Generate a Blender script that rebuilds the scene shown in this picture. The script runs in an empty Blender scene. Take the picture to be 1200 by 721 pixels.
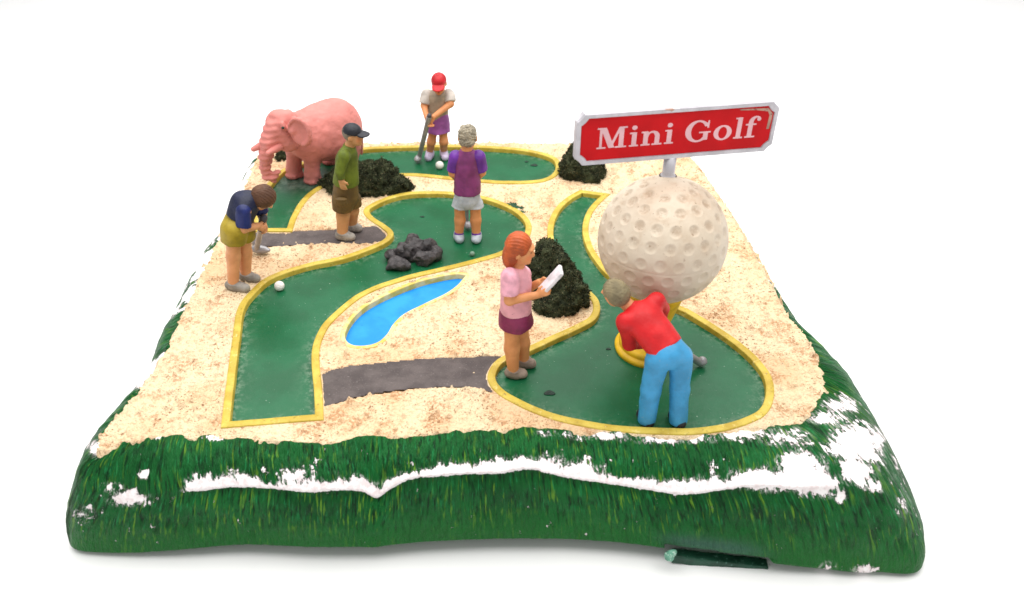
import bpy, bmesh, math, random
import numpy as np
from mathutils import Vector, Matrix

random.seed(7); RNG = np.random.default_rng(7)
S = bpy.context.scene
COL = S.collection

# ------------------------------------------------------------------ camera
W0, H0, F0 = 1200.0, 721.0, 930.0
PITCH = math.radians(36.7)
CAMZ = 6.0
ZP = 1.0                     # height of the sand top above the tabletop
cp, sp_ = math.cos(PITCH), math.sin(PITCH)

def ray(px, py):
    u = (px - W0/2)/F0; v = -(py - H0/2)/F0
    return np.array([u, cp + v*sp_, -sp_ + v*cp])
def at(px, py, z=ZP):
    d = ray(px, py); t = (z - CAMZ)/d[2]
    return np.array([0, 0, CAMZ]) + d*t
def aty(px, py, Y):
    d = ray(px, py); t = Y/d[1]
    return np.array([0, 0, CAMZ]) + d*t
def proj(P):
    P = np.asarray(P, float); q = P - np.array([0, 0, CAMZ])
    zc = q[..., 1]*cp - q[..., 2]*sp_
    yc = q[..., 1]*sp_ + q[..., 2]*cp
    return W0/2 + F0*q[..., 0]/zc, H0/2 - F0*yc/zc

cam_d = bpy.data.cameras.new('camera'); cam = bpy.data.objects.new('camera', cam_d); COL.objects.link(cam)
cam.location = (0, 0, CAMZ); cam.rotation_euler = (math.pi/2 - PITCH, 0, 0)
cam_d.sensor_width = 36; cam_d.lens = 36*F0/W0; cam_d.clip_end = 400; cam_d.clip_start = .05
S.camera = cam
cam_d.dof.use_dof = True; cam_d.dof.focus_distance = 8.2; cam_d.dof.aperture_fstop = .7

# ------------------------------------------------------------------ noise
_T = RNG.random((64, 64, 64)).astype(np.float32)
def vnoise(P):
    P = np.asarray(P, dtype=np.float32); i = np.floor(P).astype(np.int64); f = P - i
    f = f*f*(3-2*f); i0 = i & 63; i1 = (i+1) & 63
    x0, y0, z0 = i0[..., 0], i0[..., 1], i0[..., 2]; x1, y1, z1 = i1[..., 0], i1[..., 1], i1[..., 2]
    fx, fy, fz = f[..., 0], f[..., 1], f[..., 2]
    a = _T[x0, y0, z0]*(1-fx)+_T[x1, y0, z0]*fx; b = _T[x0, y1, z0]*(1-fx)+_T[x1, y1, z0]*fx
    c = _T[x0, y0, z1]*(1-fx)+_T[x1, y0, z1]*fx; d = _T[x0, y1, z1]*(1-fx)+_T[x1, y1, z1]*fx
    return (a*(1-fy)+b*fy)*(1-fz)+(c*(1-fy)+d*fy)*fz
def fbm(P, sc, o=3):
    P = np.asarray(P, dtype=np.float32)*sc + 11.3; r = 0; a = .5; s = 0
    for k in range(o):
        r = r + a*vnoise(P); s += a; a *= .5; P = P*2.03 + 5.7
    return r/s - .5

# ------------------------------------------------------------------ materials
def lin(r, g, b):
    f = lambda c: (c/255/12.92) if c/255 <= .04045 else ((c/255+.055)/1.055)**2.4
    return (f(r), f(g), f(b), 1)
class NT:
    def __init__(s, name):
        s.m = bpy.data.materials.new(name); s.m.use_nodes = True
        s.t = s.m.node_tree; s.b = s.t.nodes['Principled BSDF']; s.out = s.t.nodes['Material Output']
    def node(s, typ, ins=None, **kw):
        n = s.t.nodes.new(typ)
        for k, v in kw.items(): setattr(n, k, v)
        for k, v in (ins or {}).items(): s.set(n.inputs[k], v)
        return n
    def set(s, sock, v):
        if hasattr(v, 'node') and hasattr(v, 'is_output'): s.t.links.new(v, sock)
        else: sock.default_value = v
    def coord(s, scale=(1, 1, 1), src='Object', rot=(0, 0, 0)):
        tc = s.node('ShaderNodeTexCoord')
        return s.node('ShaderNodeMapping', {'Vector': tc.outputs[src], 'Scale': scale, 'Rotation': rot}).outputs[0]
    def noise(s, vec, scale, detail=3, rough=.55, dist=0):
        return s.node('ShaderNodeTexNoise', {'Vector': vec, 'Scale': scale, 'Detail': detail, 'Roughness': rough, 'Distortion': dist}).outputs['Fac']
    def ramp(s, v, a, b):
        return s.node('ShaderNodeMapRange', {'Value': v, 'From Min': a, 'From Max': b, 'To Min': 0.0, 'To Max': 1.0}, interpolation_type='SMOOTHSTEP').outputs[0]
    def math(s, op, a, b=0.0):
        n = s.node('ShaderNodeMath', operation=op); s.set(n.inputs[0], a); s.set(n.inputs[1], b); return n.outputs[0]
    def mix(s, f, a, b):
        n = s.node('ShaderNodeMix', data_type='RGBA'); s.set(n.inputs[0], f); s.set(n.inputs[6], a); s.set(n.inputs[7], b); return n.outputs[2]
    def attr(s, name, o='Fac'): return s.node('ShaderNodeAttribute', attribute_name=name).outputs[o]
    def bump(s, h, strength, dist=.02, nrm=None):
        ins = {'Height': h, 'Strength': strength, 'Distance': dist}
        if nrm is not None: ins['Normal'] = nrm
        return s.node('ShaderNodeBump', ins).outputs[0]
    def done(s, col, rough=.5, nrm=None, spec=.5, metal=0., coat=0., sss=0.):
        s.set(s.b.inputs['Base Color'], col); s.set(s.b.inputs['Roughness'], rough)
        s.b.inputs['Specular IOR Level'].default_value = spec; s.set(s.b.inputs['Metallic'], metal)
        s.b.inputs['Coat Weight'].default_value = coat
        if nrm is not None: s.set(s.b.inputs['Normal'], nrm)
        return s.m
def shade(c, k): return (min(1, c[0]*k), min(1, c[1]*k), min(1, c[2]*k), 1)

def paint(name, c, rough=.5, dark=.72, light=1.15, vs=7, bump=.25, bs=55, wear=None, wear_t=.66, spec=.4, attr=False, metal=0.):
    """brushed model paint: uneven coat, small chips, fine lumps"""
    n = NT(name); v = n.coord()
    a = n.noise(v, vs, 4); b = n.noise(v, bs, 3)
    base = n.attr('Col', 'Color') if attr else c
    if attr:
        dk = n.node('ShaderNodeMix', data_type='RGBA', blend_type='MULTIPLY'); n.set(dk.inputs[0], 1.0)
        n.set(dk.inputs[6], base); n.set(dk.inputs[7], (dark, dark*.95, dark*.9, 1))
        col = n.mix(n.ramp(a, .38, .62), dk.outputs[2], base)
    else:
        col = n.mix(n.ramp(a, .35, .65), shade(c, dark), shade(c, light))
    if wear is not None:
        w = n.ramp(n.noise(v, 24, 5, .7), wear_t, wear_t+.05)
        col = n.mix(n.math('MULTIPLY', w, .8), col, wear)
    h = n.math('ADD', b, n.math('MULTIPLY', a, .8))
    r = n.ramp(b, .2, .8); rr = n.math('ADD', n.math('MULTIPLY', r, .15), rough-.07)
    return n.done(col, rr, n.bump(h, bump, .012), spec, metal)

def m_sand():
    n = NT('sand_texture'); v = n.coord()
    a = n.noise(v, 1.1, 3); g = n.noise(v, 26, 4, .65); f = n.noise(v, 60, 2, .6); sp = n.noise(v, 34, 3, .7); vo = n.noise(v, 9, 4, .65)
    c1 = lin(247, 223, 186); c2 = lin(239, 205, 163)
    col = n.mix(n.ramp(a, .4, .65), c1, c2)
    col = n.mix(n.math('MULTIPLY', n.ramp(g, .5, .66), .45), col, lin(222, 176, 128))
    m = n.math('MULTIPLY', n.ramp(n.noise(v, 4.5, 5, .7), .5, .62), n.ramp(sp, .42, .54))
    col = n.mix(n.math('MULTIPLY', m, .6), col, lin(176, 110, 64))
    m2 = n.math('MULTIPLY', n.math('MULTIPLY', n.ramp(n.noise(v, 38, 2, .5), .6, .64), n.ramp(n.noise(v, 3.2, 3, .6), .36, .62)), .8)
    col = n.mix(m2, col, lin(140, 90, 56))
    h = n.math('ADD', n.math('MULTIPLY', g, 1.0), n.math('MULTIPLY', f, .6))
    return n.done(col, .9, n.bump(h, .95, .038), .15)
def m_green():
    n = NT('glossy_green_felt'); v = n.coord()
    a = n.noise(v, 2.2, 4); b = n.noise(v, 30, 4, .7)
    col = n.mix(n.ramp(a, .35, .65), lin(16, 84, 50), lin(21, 95, 59))
    col = n.mix(n.math('MULTIPLY', n.ramp(b, .58, .75), .18), col, lin(58, 128, 96))
    e = n.attr('edge'); dn = n.ramp(n.noise(v, 16, 5, .75), .44, .64)
    col = n.mix(n.math('MULTIPLY', n.math('MULTIPLY', e, dn), .55), col, lin(176, 190, 170))
    fl = n.ramp(n.noise(v, 42, 3, .6), .72, .745)
    col = n.mix(n.math('MULTIPLY', fl, .85), col, lin(190, 205, 190))
    st = n.ramp(n.noise(v, 3.1, 5, .72), .66, .74)
    col = n.mix(n.math('MULTIPLY', st, .28), col, lin(20, 52, 40))
    col = n.mix(n.math('MULTIPLY', n.attr('pad'), .7), col, n.mix(n.ramp(n.noise(v, 14, 5, .7), .4, .65), lin(52, 62, 58), lin(104, 116, 108)))
    r = n.math('ADD', n.math('MULTIPLY', b, .3), .2)
    return n.done(col, r, n.bump(n.math('ADD', n.math('MULTIPLY', a, 2.0), n.math('MULTIPLY', b, .35)), .1, .03), .27)
def m_grass():
    n = NT('painted_grass_tufts')
    uv = n.node('ShaderNodeUVMap').outputs[0]
    mp = lambda sx, sy: n.node('ShaderNodeMapping', {'Vector': uv, 'Scale': (sx, sy, 1)}).outputs[0]
    v = n.coord()
    st = n.noise(mp(32, 5.5), 1.0, 4, .62, .3); st2 = n.noise(mp(60, 9), 1.0, 3, .6, .2); big = n.noise(v, 2.0, 4, .6)
    col = n.mix(n.ramp(big, .35, .65), lin(18, 94, 40), lin(30, 118, 54))
    col = n.mix(n.math('MULTIPLY', n.ramp(st, .36, .52), .6), lin(9, 50, 22), col)
    low = n.attr('low')
    yel = n.math('MULTIPLY', n.ramp(n.noise(mp(36, 4), 1.0, 3, .55, .25), .555, .65), n.ramp(n.noise(v, 2.6, 3), .36, .58))
    col = n.mix(n.math('MULTIPLY', yel, .8), col, lin(104, 150, 42))
    tip = n.ramp(n.noise(mp(44, 6), 1.0, 3, .6, .2), .56, .68)
    col = n.mix(n.math('MULTIPLY', tip, n.math('MULTIPLY', n.math('SUBTRACT', 1.0, low), .55)), col, lin(34, 136, 78))
    col = n.mix(n.math('MULTIPLY', low, .72), col, lin(24, 104, 36))
    col = n.mix(n.attr('faded'), col, lin(62, 98, 86))
    # chipped plaster: density comes from the mould, outline from streaky noise
    cn = n.math('ADD', n.math('MULTIPLY', n.noise(mp(26, 8), 1.0, 5, .66, .2), .95), n.math('SUBTRACT', n.math('MULTIPLY', n.noise(v, 7, 5, .66), 1.25), .6))
    chip = n.ramp(n.math('ADD', n.math('SUBTRACT', cn, 1.0), n.attr('chip')), .0, .06)
    hb = n.math('ADD', st, n.math('MULTIPLY', st2, .6))
    plaster = n.mix(n.ramp(n.noise(v, 22, 4, .65), .35, .6), lin(232, 218, 218), lin(248, 243, 243))
    pw = n.ramp(n.math('ADD', n.math('SUBTRACT', cn, 1.0), n.attr('chip')), -.3, .02)
    pw = n.math('MULTIPLY', n.math('MULTIPLY', pw, n.ramp(n.attr('chip'), .3, .5)), n.ramp(n.noise(mp(46, 16), 1.0, 4, .7), .47, .62))
    col = n.mix(n.math('MULTIPLY', pw, .75), col, lin(214, 216, 210))
    colf = n.mix(chip, col, plaster)
    hh = n.math('MULTIPLY', hb, n.math('SUBTRACT', 1.0, n.math('MULTIPLY', chip, .85)))
    hh = n.math('SUBTRACT', hh, n.math('MULTIPLY', chip, .12))
    return n.done(colf, n.math('ADD', .42, n.math('MULTIPLY', chip, .4)), n.bump(hh, .95, .045), .14)
def m_yellow():
    n = NT('yellow_border_paint'); v = n.coord()
    a = n.noise(v, 5, 4, .6); b = n.noise(v, 34, 4, .65)
    col = n.mix(n.ramp(a, .35, .65), lin(182, 154, 50), lin(206, 182, 76))
    col = n.mix(n.math('MULTIPLY', n.ramp(n.noise(v, 11, 6, .75), .57, .66), .6), col, lin(232, 214, 140))
    col = n.mix(n.math('MULTIPLY', n.ramp(b, .6, .68), .6), col, lin(120, 98, 36))
    return n.done(col, .5, n.bump(n.math('ADD', a, b), .35, .014), .4)
def m_asphalt():
    n = NT('grey_path_paint'); v = n.coord()
    a = n.noise(v, 4, 4, .6); b = n.noise(v, 70, 3, .7)
    col = n.mix(n.ramp(a, .35, .65), lin(80, 72, 71), lin(100, 91, 89))
    vs = n.coord((14, 46, 1), rot=(0, 0, .7)); sc = n.ramp(n.noise(vs, 1.0, 4, .7, .8), .66, .7)
    col = n.mix(n.math('MULTIPLY', sc, .7), col, lin(172, 164, 160))
    col = n.mix(n.math('MULTIPLY', n.ramp(b, .62, .68), .5), col, lin(150, 144, 140))
    return n.done(col, .75, n.bump(n.math('ADD', b, a), .6, .014), .3)
def m_water():
    n = NT('glossy_blue_pond_paint'); v = n.coord()
    a = n.noise(v, 3.5, 3); b = n.noise(v, 30, 4, .7)
    col = n.mix(n.ramp(a, .35, .65), lin(28, 134, 222), lin(42, 150, 235))
    col = n.mix(n.math('MULTIPLY', n.ramp(b, .66, .7), .6), col, lin(20, 90, 160))
    return n.done(col, .45, n.bump(n.math('ADD', a, n.math('MULTIPLY', b, .2)), .15, .03), .2)
def m_ball():
    n = NT('aged_white_ball_plastic'); v = n.coord()
    d = n.attr('dimple'); up = n.attr('upness')
    a = n.noise(v, 3.2, 5, .65); b = n.noise(v, 22, 5, .7)
    col = n.mix(n.ramp(a, .35, .7), lin(212, 198, 178), lin(200, 182, 160))
    dirt = n.math('MULTIPLY', n.ramp(n.noise(v, 6.5, 6, .75), .5, .72), n.math('ADD', .1, n.math('MULTIPLY', up, .6)))
    col = n.mix(n.math('MULTIPLY', dirt, .7), col, lin(176, 148, 118))
    col = n.mix(n.math('MULTIPLY', n.math('MULTIPLY', d, up), n.math('MULTIPLY', n.ramp(b, .35, .6), .7)), col, lin(150, 122, 96))
    sp = n.math('MULTIPLY', n.ramp(n.noise(v, 30, 3, .6), .66, .7), n.math('ADD', .25, up))
    col = n.mix(n.math('MULTIPLY', sp, .6), col, lin(122, 90, 64))
    return n.done(col, .5, n.bump(b, .25, .01), .4)
def m_bush():
    n = NT('dark_moss'); v = n.coord()
    a = n.noise(v, 9, 4, .7); b = n.noise(v, 40, 3, .7)
    col = n.mix(n.ramp(a, .35, .65), lin(30, 36, 22), lin(64, 70, 46))
    col = n.mix(n.math('MULTIPLY', n.ramp(b, .56, .7), .7), col, lin(104, 98, 70))
    col = n.mix(n.math('MULTIPLY', n.ramp(n.noise(v, 70, 2), .66, .7), .8), col, lin(170, 150, 118))
    return n.done(col, .85, n.bump(b, .4, .01), .2)
def m_rock():
    n = NT('dark_boulder_paint'); v = n.coord()
    a = n.noise(v, 8, 5, .7); b = n.noise(v, 45, 3, .7)
    col = n.mix(n.ramp(a, .38, .62), lin(46, 43, 44), lin(76, 71, 72))
    col = n.mix(n.math('MULTIPLY', n.ramp(n.noise(v, 20, 5, .75), .6, .68), .5), col, lin(140, 132, 130))
    return n.done(col, .55, n.bump(n.math('ADD', a, n.math('MULTIPLY', b, .5)), .7, .02), .4)
def m_table():
    n = NT('white_tabletop_paper'); v = n.coord()
    a = n.noise(v, 1.3, 4); s = n.ramp(n.noise(v, 9, 2, .5), .775, .79)
    col = n.mix(n.ramp(a, .3, .7), (.9, .9, .905, 1), (.93, .93, .93, 1))
    col = n.mix(n.math('MULTIPLY', s, .35), col, lin(150, 140, 130))
    return n.done(col, .7, n.bump(a, .05, .02), .25)

MS, MG, MGR, MY, MA, MW, MBALL, MB, MR, MT = m_sand(), m_green(), m_grass(), m_yellow(), m_asphalt(), m_water(), m_ball(), m_bush(), m_rock(), m_table()
SKIN = paint('painted_skin', None, .5, dark=.86, attr=True, bump=.2)
METAL = paint('grey_putter_paint', lin(150, 148, 150), .35, dark=.8, wear=lin(215, 215, 215), spec=.5, metal=.35)
M_DARK = paint('dark_hole_paint', lin(18, 44, 33), .6)

# ------------------------------------------------------------------ objects
def tag(o, label=None, cat=None, group=None, kind=None):
    for k, v in (('label', label), ('category', cat), ('group', group), ('kind', kind)):
        if v: o[k] = v
    return o
def empty(name, loc, label, cat, group=None):
    o = bpy.data.objects.new(name, None); COL.objects.link(o); o.location = loc; o.empty_display_size = .2
    return tag(o, label, cat, group)
def mesh(name, V, Fc, m, parent=None, smooth=True, attrs=None, origin=None, uv=None, cols=None):
    V = np.asarray(V, float)
    base = np.zeros(3)
    if parent is not None:
        q = parent; base = np.zeros(3)
        while q is not None: base = base + np.array(q.location); q = q.parent
    elif origin is not None: base = np.asarray(origin, float)
    me = bpy.data.meshes.new(name)
    me.from_pydata((V - base).tolist(), [], Fc.tolist() if hasattr(Fc, 'tolist') else Fc)
    me.materials.append(m)
    me.polygons.foreach_set('use_smooth', [smooth]*len(me.polygons))
    for k, a in (attrs or {}).items():
        at_ = me.attributes.new(k, 'FLOAT', 'POINT'); at_.data.foreach_set('value', np.asarray(a, np.float32).ravel())
    if cols is not None:
        at_ = me.attributes.new('Col', 'FLOAT_COLOR', 'POINT'); at_.data.foreach_set('color', np.asarray(cols, np.float32).ravel())
    if uv is not None:
        l = me.uv_layers.new(name='UVMap'); li = np.empty(len(me.loops), np.int32); me.loops.foreach_get('vertex_index', li)
        l.data.foreach_set('uv', np.asarray(uv, np.float32)[li].ravel())
    me.update()
    o = bpy.data.objects.new(name, me); COL.objects.link(o)
    if parent is not None: o.parent = parent
    elif origin is not None: o.location = base
    return o

# ------------------------------------------------------------------ signed-distance modelling + surface nets
class Field:
    def __init__(s, lo, hi, h):
        s.lo = np.asarray(lo, float); s.h = h
        s.n = np.ceil((np.asarray(hi, float)-s.lo)/h).astype(int)+1
        s.V = np.full(s.n, 9.0, np.float32)
    def block(s, lo, hi):
        a = np.clip(np.floor((np.asarray(lo)-s.lo)/s.h).astype(int), 0, s.n); b = np.clip(np.ceil((np.asarray(hi)-s.lo)/s.h).astype(int)+1, 0, s.n)
        ax = [s.lo[i]+s.h*np.arange(a[i], b[i]) for i in range(3)]
        P = np.stack(np.meshgrid(*ax, indexing='ij'), -1).astype(np.float32)
        return (slice(a[0], b[0]), slice(a[1], b[1]), slice(a[2], b[2])), P
    def put(s, sl, d, k, op):
        v = s.V[sl]
        if op == 'u':
            if k > 0:
                hh = np.maximum(k-np.abs(v-d), 0)/k; s.V[sl] = np.minimum(v, d) - hh*hh*k*.25
            else: s.V[sl] = np.minimum(v, d)
        else:
            d = -d
            if k > 0:
                hh = np.maximum(k-np.abs(v-d), 0)/k; s.V[sl] = np.maximum(v, d) + hh*hh*k*.25
            else: s.V[sl] = np.maximum(v, d)
    def cone(s, a, b, r1, r2, k=.02, op='u', cut=False, cuta=False):
        a = np.asarray(a, float); b = np.asarray(b, float); m = max(r1, r2)+k+3*s.h
        sl, P = s.block(np.minimum(a, b)-m, np.maximum(a, b)+m)
        if P.size == 0: return s
        ab = b-a; L = np.dot(ab, ab)+1e-9
        t = np.clip(((P-a)@ab)/L, 0, 1)
        d = np.linalg.norm(P-(a+t[..., None]*ab), axis=-1)-(r1+(r2-r1)*t)
        u = ab/np.sqrt(L)
        if cut: d = np.maximum(d, (P-b)@u)
        if cuta: d = np.maximum(d, -((P-a)@u))
        s.put(sl, d.astype(np.float32), k, op); return s
    def chain(s, pts, rs, k=.02):
        for i in range(len(pts)-1): s.cone(pts[i], pts[i+1], rs[i], rs[i+1], k)
        return s
    def ell(s, c, r, axes=None, k=.02, op='u', cutz=None):
        c = np.asarray(c, float); r = np.asarray(r, float); A = np.eye(3) if axes is None else np.asarray(axes, float)
        m = max(r)+k+3*s.h
        sl, P = s.block(c-m, c+m)
        if P.size == 0: return s
        q = (P-c)@A.T
        k0 = np.linalg.norm(q/r, axis=-1); k1 = np.linalg.norm(q/(r*r), axis=-1)+1e-6
        d = k0*(k0-1)/k1
        if cutz is not None: d = np.maximum(d, cutz-P[..., 2])
        s.put(sl, d.astype(np.float32), k, op); return s
    def ecap(s, a, b, side, ra, rb, k=.03, cut=False, cuta=False):
        """elliptical limb: radii (side, front) at a and at b"""
        a = np.asarray(a, float); b = np.asarray(b, float); ax = b-a; L = np.linalg.norm(ax); ax = ax/L
        side = np.asarray(side, float); side = side-ax*np.dot(side, ax); side /= np.linalg.norm(side); fr = np.cross(ax, side)
        m = max(*ra, *rb)+k+3*s.h
        sl, P = s.block(np.minimum(a, b)-m, np.maximum(a, b)+m)
        q = P-a; w = q@ax; t = np.clip(w/L, 0, 1); wo = w-t*L
        rs = ra[0]+(rb[0]-ra[0])*t; rf = ra[1]+(rb[1]-ra[1])*t; mn = np.minimum(rs, rf)
        d = (np.sqrt(((q@side)/rs)**2+((q@fr)/rf)**2+(wo/mn)**2)-1)*mn
        if cut: d = np.maximum(d, w-L)
        if cuta: d = np.maximum(d, -w)
        s.put(sl, d.astype(np.float32), k, 'u'); return s
    def plane(s, p, n, k=0.0):
        """keep the side the normal points away from"""
        sl, P = s.block(s.lo, s.lo+s.h*(s.n-1)); d = (P-np.asarray(p))@np.asarray(n)
        v = s.V; s.V = np.maximum(v, d.astype(np.float32)); return s
    def warp(s, fn):
        sl, P = s.block(s.lo, s.lo+s.h*(s.n-1)); m = np.abs(s.V) < .12
        s.V[m] += fn(P[m]).astype(np.float32); return s
    def nets(s, smooth=1):
        V = s.V; V = np.pad(V, 1, constant_values=9.0); lo = s.lo-s.h
        I = V < 0; n = np.array(V.shape)-1
        c = lambda A, i, j, k: A[i:n[0]+i, j:n[1]+j, k:n[2]+k]
        cnt = sum(c(I, i, j, k).astype(np.int8) for i in (0, 1) for j in (0, 1) for k in (0, 1))
        act = (cnt > 0) & (cnt < 8); idx = np.argwhere(act)
        pos = np.zeros((len(idx), 3)); num = np.zeros(len(idx))
        cor = {(i, j, k): V[idx[:, 0]+i, idx[:, 1]+j, idx[:, 2]+k] for i in (0, 1) for j in (0, 1) for k in (0, 1)}
        for p in cor:
            for ax in range(3):
                if p[ax] == 0:
                    q = list(p); q[ax] = 1; q = tuple(q); a, b = cor[p], cor[q]
                    x = (a < 0) != (b < 0); t = np.where(x, a/np.where(x, a-b, 1), 0)
                    t = np.clip(t, 0, 1)
                    e = np.tile(np.array(p, float), (len(idx), 1)); e[:, ax] += t
                    pos[x] += e[x]; num[x] += 1
        pos = lo+s.h*(idx+pos/num[:, None])
        mp = np.full(n, -1, np.int64); mp[tuple(idx.T)] = np.arange(len(idx))
        quads = []
        for ax in range(3):
            a1, a2 = (ax+1) % 3, (ax+2) % 3
            sl0 = [slice(1, n[i]) for i in range(3)]; sl0[ax] = slice(0, n[ax]); sl1 = list(sl0); sl1[ax] = slice(1, n[ax]+1)
            A = I[tuple(sl0)]; B = I[tuple(sl1)]; off = np.array([1, 1, 1]); off[ax] = 0
            for flag, (X, Y) in ((0, (A, B)), (1, (B, A))):
                e = np.argwhere(X & ~Y)+off
                if len(e) == 0: continue
                d1 = np.zeros(3, int); d1[a1] = 1; d2 = np.zeros(3, int); d2[a2] = 1
                g = lambda q: mp[q[:, 0], q[:, 1], q[:, 2]]
                Q = np.stack([g(e-d1-d2), g(e-d2), g(e), g(e-d1)], 1)
                quads.append(Q if flag == 0 else Q[:, ::-1])
        Q = np.concatenate(quads); Q = Q[(Q >= 0).all(1)]
        for _ in range(smooth):
            acc = np.zeros_like(pos); w = np.zeros(len(pos))
            for i, j in ((0, 1), (1, 2), (2, 3), (3, 0)):
                np.add.at(acc, Q[:, i], pos[Q[:, j]]); np.add.at(w, Q[:, i], 1)
                np.add.at(acc, Q[:, j], pos[Q[:, i]]); np.add.at(w, Q[:, j], 1)
            pos = pos*.5+.5*acc/np.maximum(w, 1)[:, None]
        return pos, Q
def unit(v): v = np.asarray(v, float); return v/np.linalg.norm(v)

# ------------------------------------------------------------------ outlines
def spline(pts, closed=True, step=.03, corners=()):
    """Catmull-Rom through pts; listed indices stay sharp corners"""
    pts = [np.asarray(p, float) for p in pts]; n = len(pts); out = []
    cs = set(corners)
    for i in range(n if closed else n-1):
        p1, p2 = pts[i], pts[(i+1) % n]
        p0 = pts[i-1] if (closed or i > 0) else p1; p3 = pts[(i+2) % n] if (closed or i+2 < n) else p2
        if i in cs: p0 = p1
        if (i+1) % n in cs: p3 = p2
        k = max(2, int(np.linalg.norm(p2-p1)/step))
        for j in range(k):
            t = j/k
            out.append(.5*((2*p1)+(-p0+p2)*t+(2*p0-5*p1+4*p2-p3)*t*t+(-p0+3*p1-3*p2+p3)*t**3))
    if not closed: out.append(pts[-1])
    return np.array(out)
def sdist(P, poly):
    """signed distance in plan, negative inside"""
    x, y = P[:, 0], P[:, 1]; d = np.full(len(P), 1e9); ins = np.zeros(len(P), bool)
    lo = poly.min(0)-.25; hi = poly.max(0)+.25
    m = (x > lo[0]) & (x < hi[0]) & (y > lo[1]) & (y < hi[1]); x = x[m]; y = y[m]; dd = np.full(len(x), 1e9); ii = np.zeros(len(x), bool)
    for a, b in zip(poly, np.roll(poly, -1, 0)):
        ex, ey = b-a; L = ex*ex+ey*ey+1e-12
        t = np.clip(((x-a[0])*ex+(y-a[1])*ey)/L, 0, 1)
        dd = np.minimum(dd, (x-a[0]-t*ex)**2+(y-a[1]-t*ey)**2)
        c = ((a[1] > y) != (b[1] > y)); ii ^= c & (x < (b[0]-a[0])*(y-a[1])/(b[1]-a[1]+1e-15)+a[0])
    d[m] = np.sqrt(dd); ins[m] = ii
    d[~m] = .3
    return np.where(ins, -d, d)
def px_poly(pts, z, **k): return spline([at(x, y, z)[:2] for x, y in pts], **k)

G1 = [(264,497),(270,445),(276,400),(280,370),(286,354),(298,340),(312,328),(332,319),(360,310.5),(400,302),(430,292),(450,283),(457.5,274),(450,265.5),(434,254.5),(429.5,246),(438,239.5),(458,231),(480,226.5),(504,225.3),(530,226),(566,231.5),(587,238),(604,246),(616,256.5),(619.5,268),(612,283),(588,296),(560,304.5),(520,314.5),(490,321.5),(460,330),(440,337),(420,347),(400,362.5),(381,382),(371,404),(369.5,425),(372.5,455),(374,488.5)]
G2 = [(298,269),(339,269),(344,255),(352,240),(364,226.5),(380,217),(402,211),(430,207),(476,204),(500,205.5),(528,208.5),(566,212),(600,213.5),(630,212),(646,207),(654,198),(652,188),(640,181.5),(620,176.5),(600,174),(570,172.2),(535,171),(500,171),(460,172),(422,174.5),(400,179),(380,184),(358,190),(337,197),(325,205),(312,222),(304,245)]
G3 = [(681,224),(710,228),(698,239),(689,253),(686,268),(689,284),(698,301),(716,322),(746,342),(778,354),(804,364),(828,378),(850,392),(870,407),(885,421),(897,436),(902,450),(902,464),(897,478),(884,488.5),(851,500),(809,505),(768,504.5),(735,502.5),(700,498.5),(660,490.5),(630,481),(606,470),(587,458.5),(577,446),(577.5,434),(589,421),(620,408.5),(646,396.5),(672,385),(692,374.5),(699,363),(697,351),(688,341),(672,325),(656,303),(646,282),(646,262),(654,244.5),(667,232)]
POND = [(549,321.5),(538,319.5),(520,321.5),(490,329),(466,338),(440,350),(420,363),(407,378),(401.5,392),(404,400.5),(413,405.5),(430,406),(445,401.5),(456,391.5),(463,379.5),(475,368),(497,357),(521,346),(537,335)]
PA1 = [(296,269.5),(340,271),(368,270),(394,269),(420,267),(444,265),(456,270),(456,277),(446,283),(430,285),(388,285.5),(360,286.5),(320,288.5),(296,289)]
PA2 = [(372,441),(384,436),(400,430.5),(440,426),(470,423),(500,420.5),(540,419),(590,418),(580,436),(582,460),(551,453.8),(499,454.5),(460,458),(429,463),(400,471),(376,479)]
TOPZ = 1.022
g1 = px_poly(G1, TOPZ, corners=(0, 39)); g2 = px_poly(G2, TOPZ, corners=(0, 1)); g3 = px_poly(G3, TOPZ, corners=(0, 1))
pond = px_poly(POND, 1.01, corners=(0,)); pa1 = px_poly(PA1, ZP, corners=(0, 13)); pa2 = px_poly(PA2, ZP, corners=(0, 15))

# ------------------------------------------------------------------ the model base
base = empty('model_base', (0, 7.2, 0), 'mini golf course slab with sand top, three green fairways and chipped grassy sides', 'model')

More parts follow.
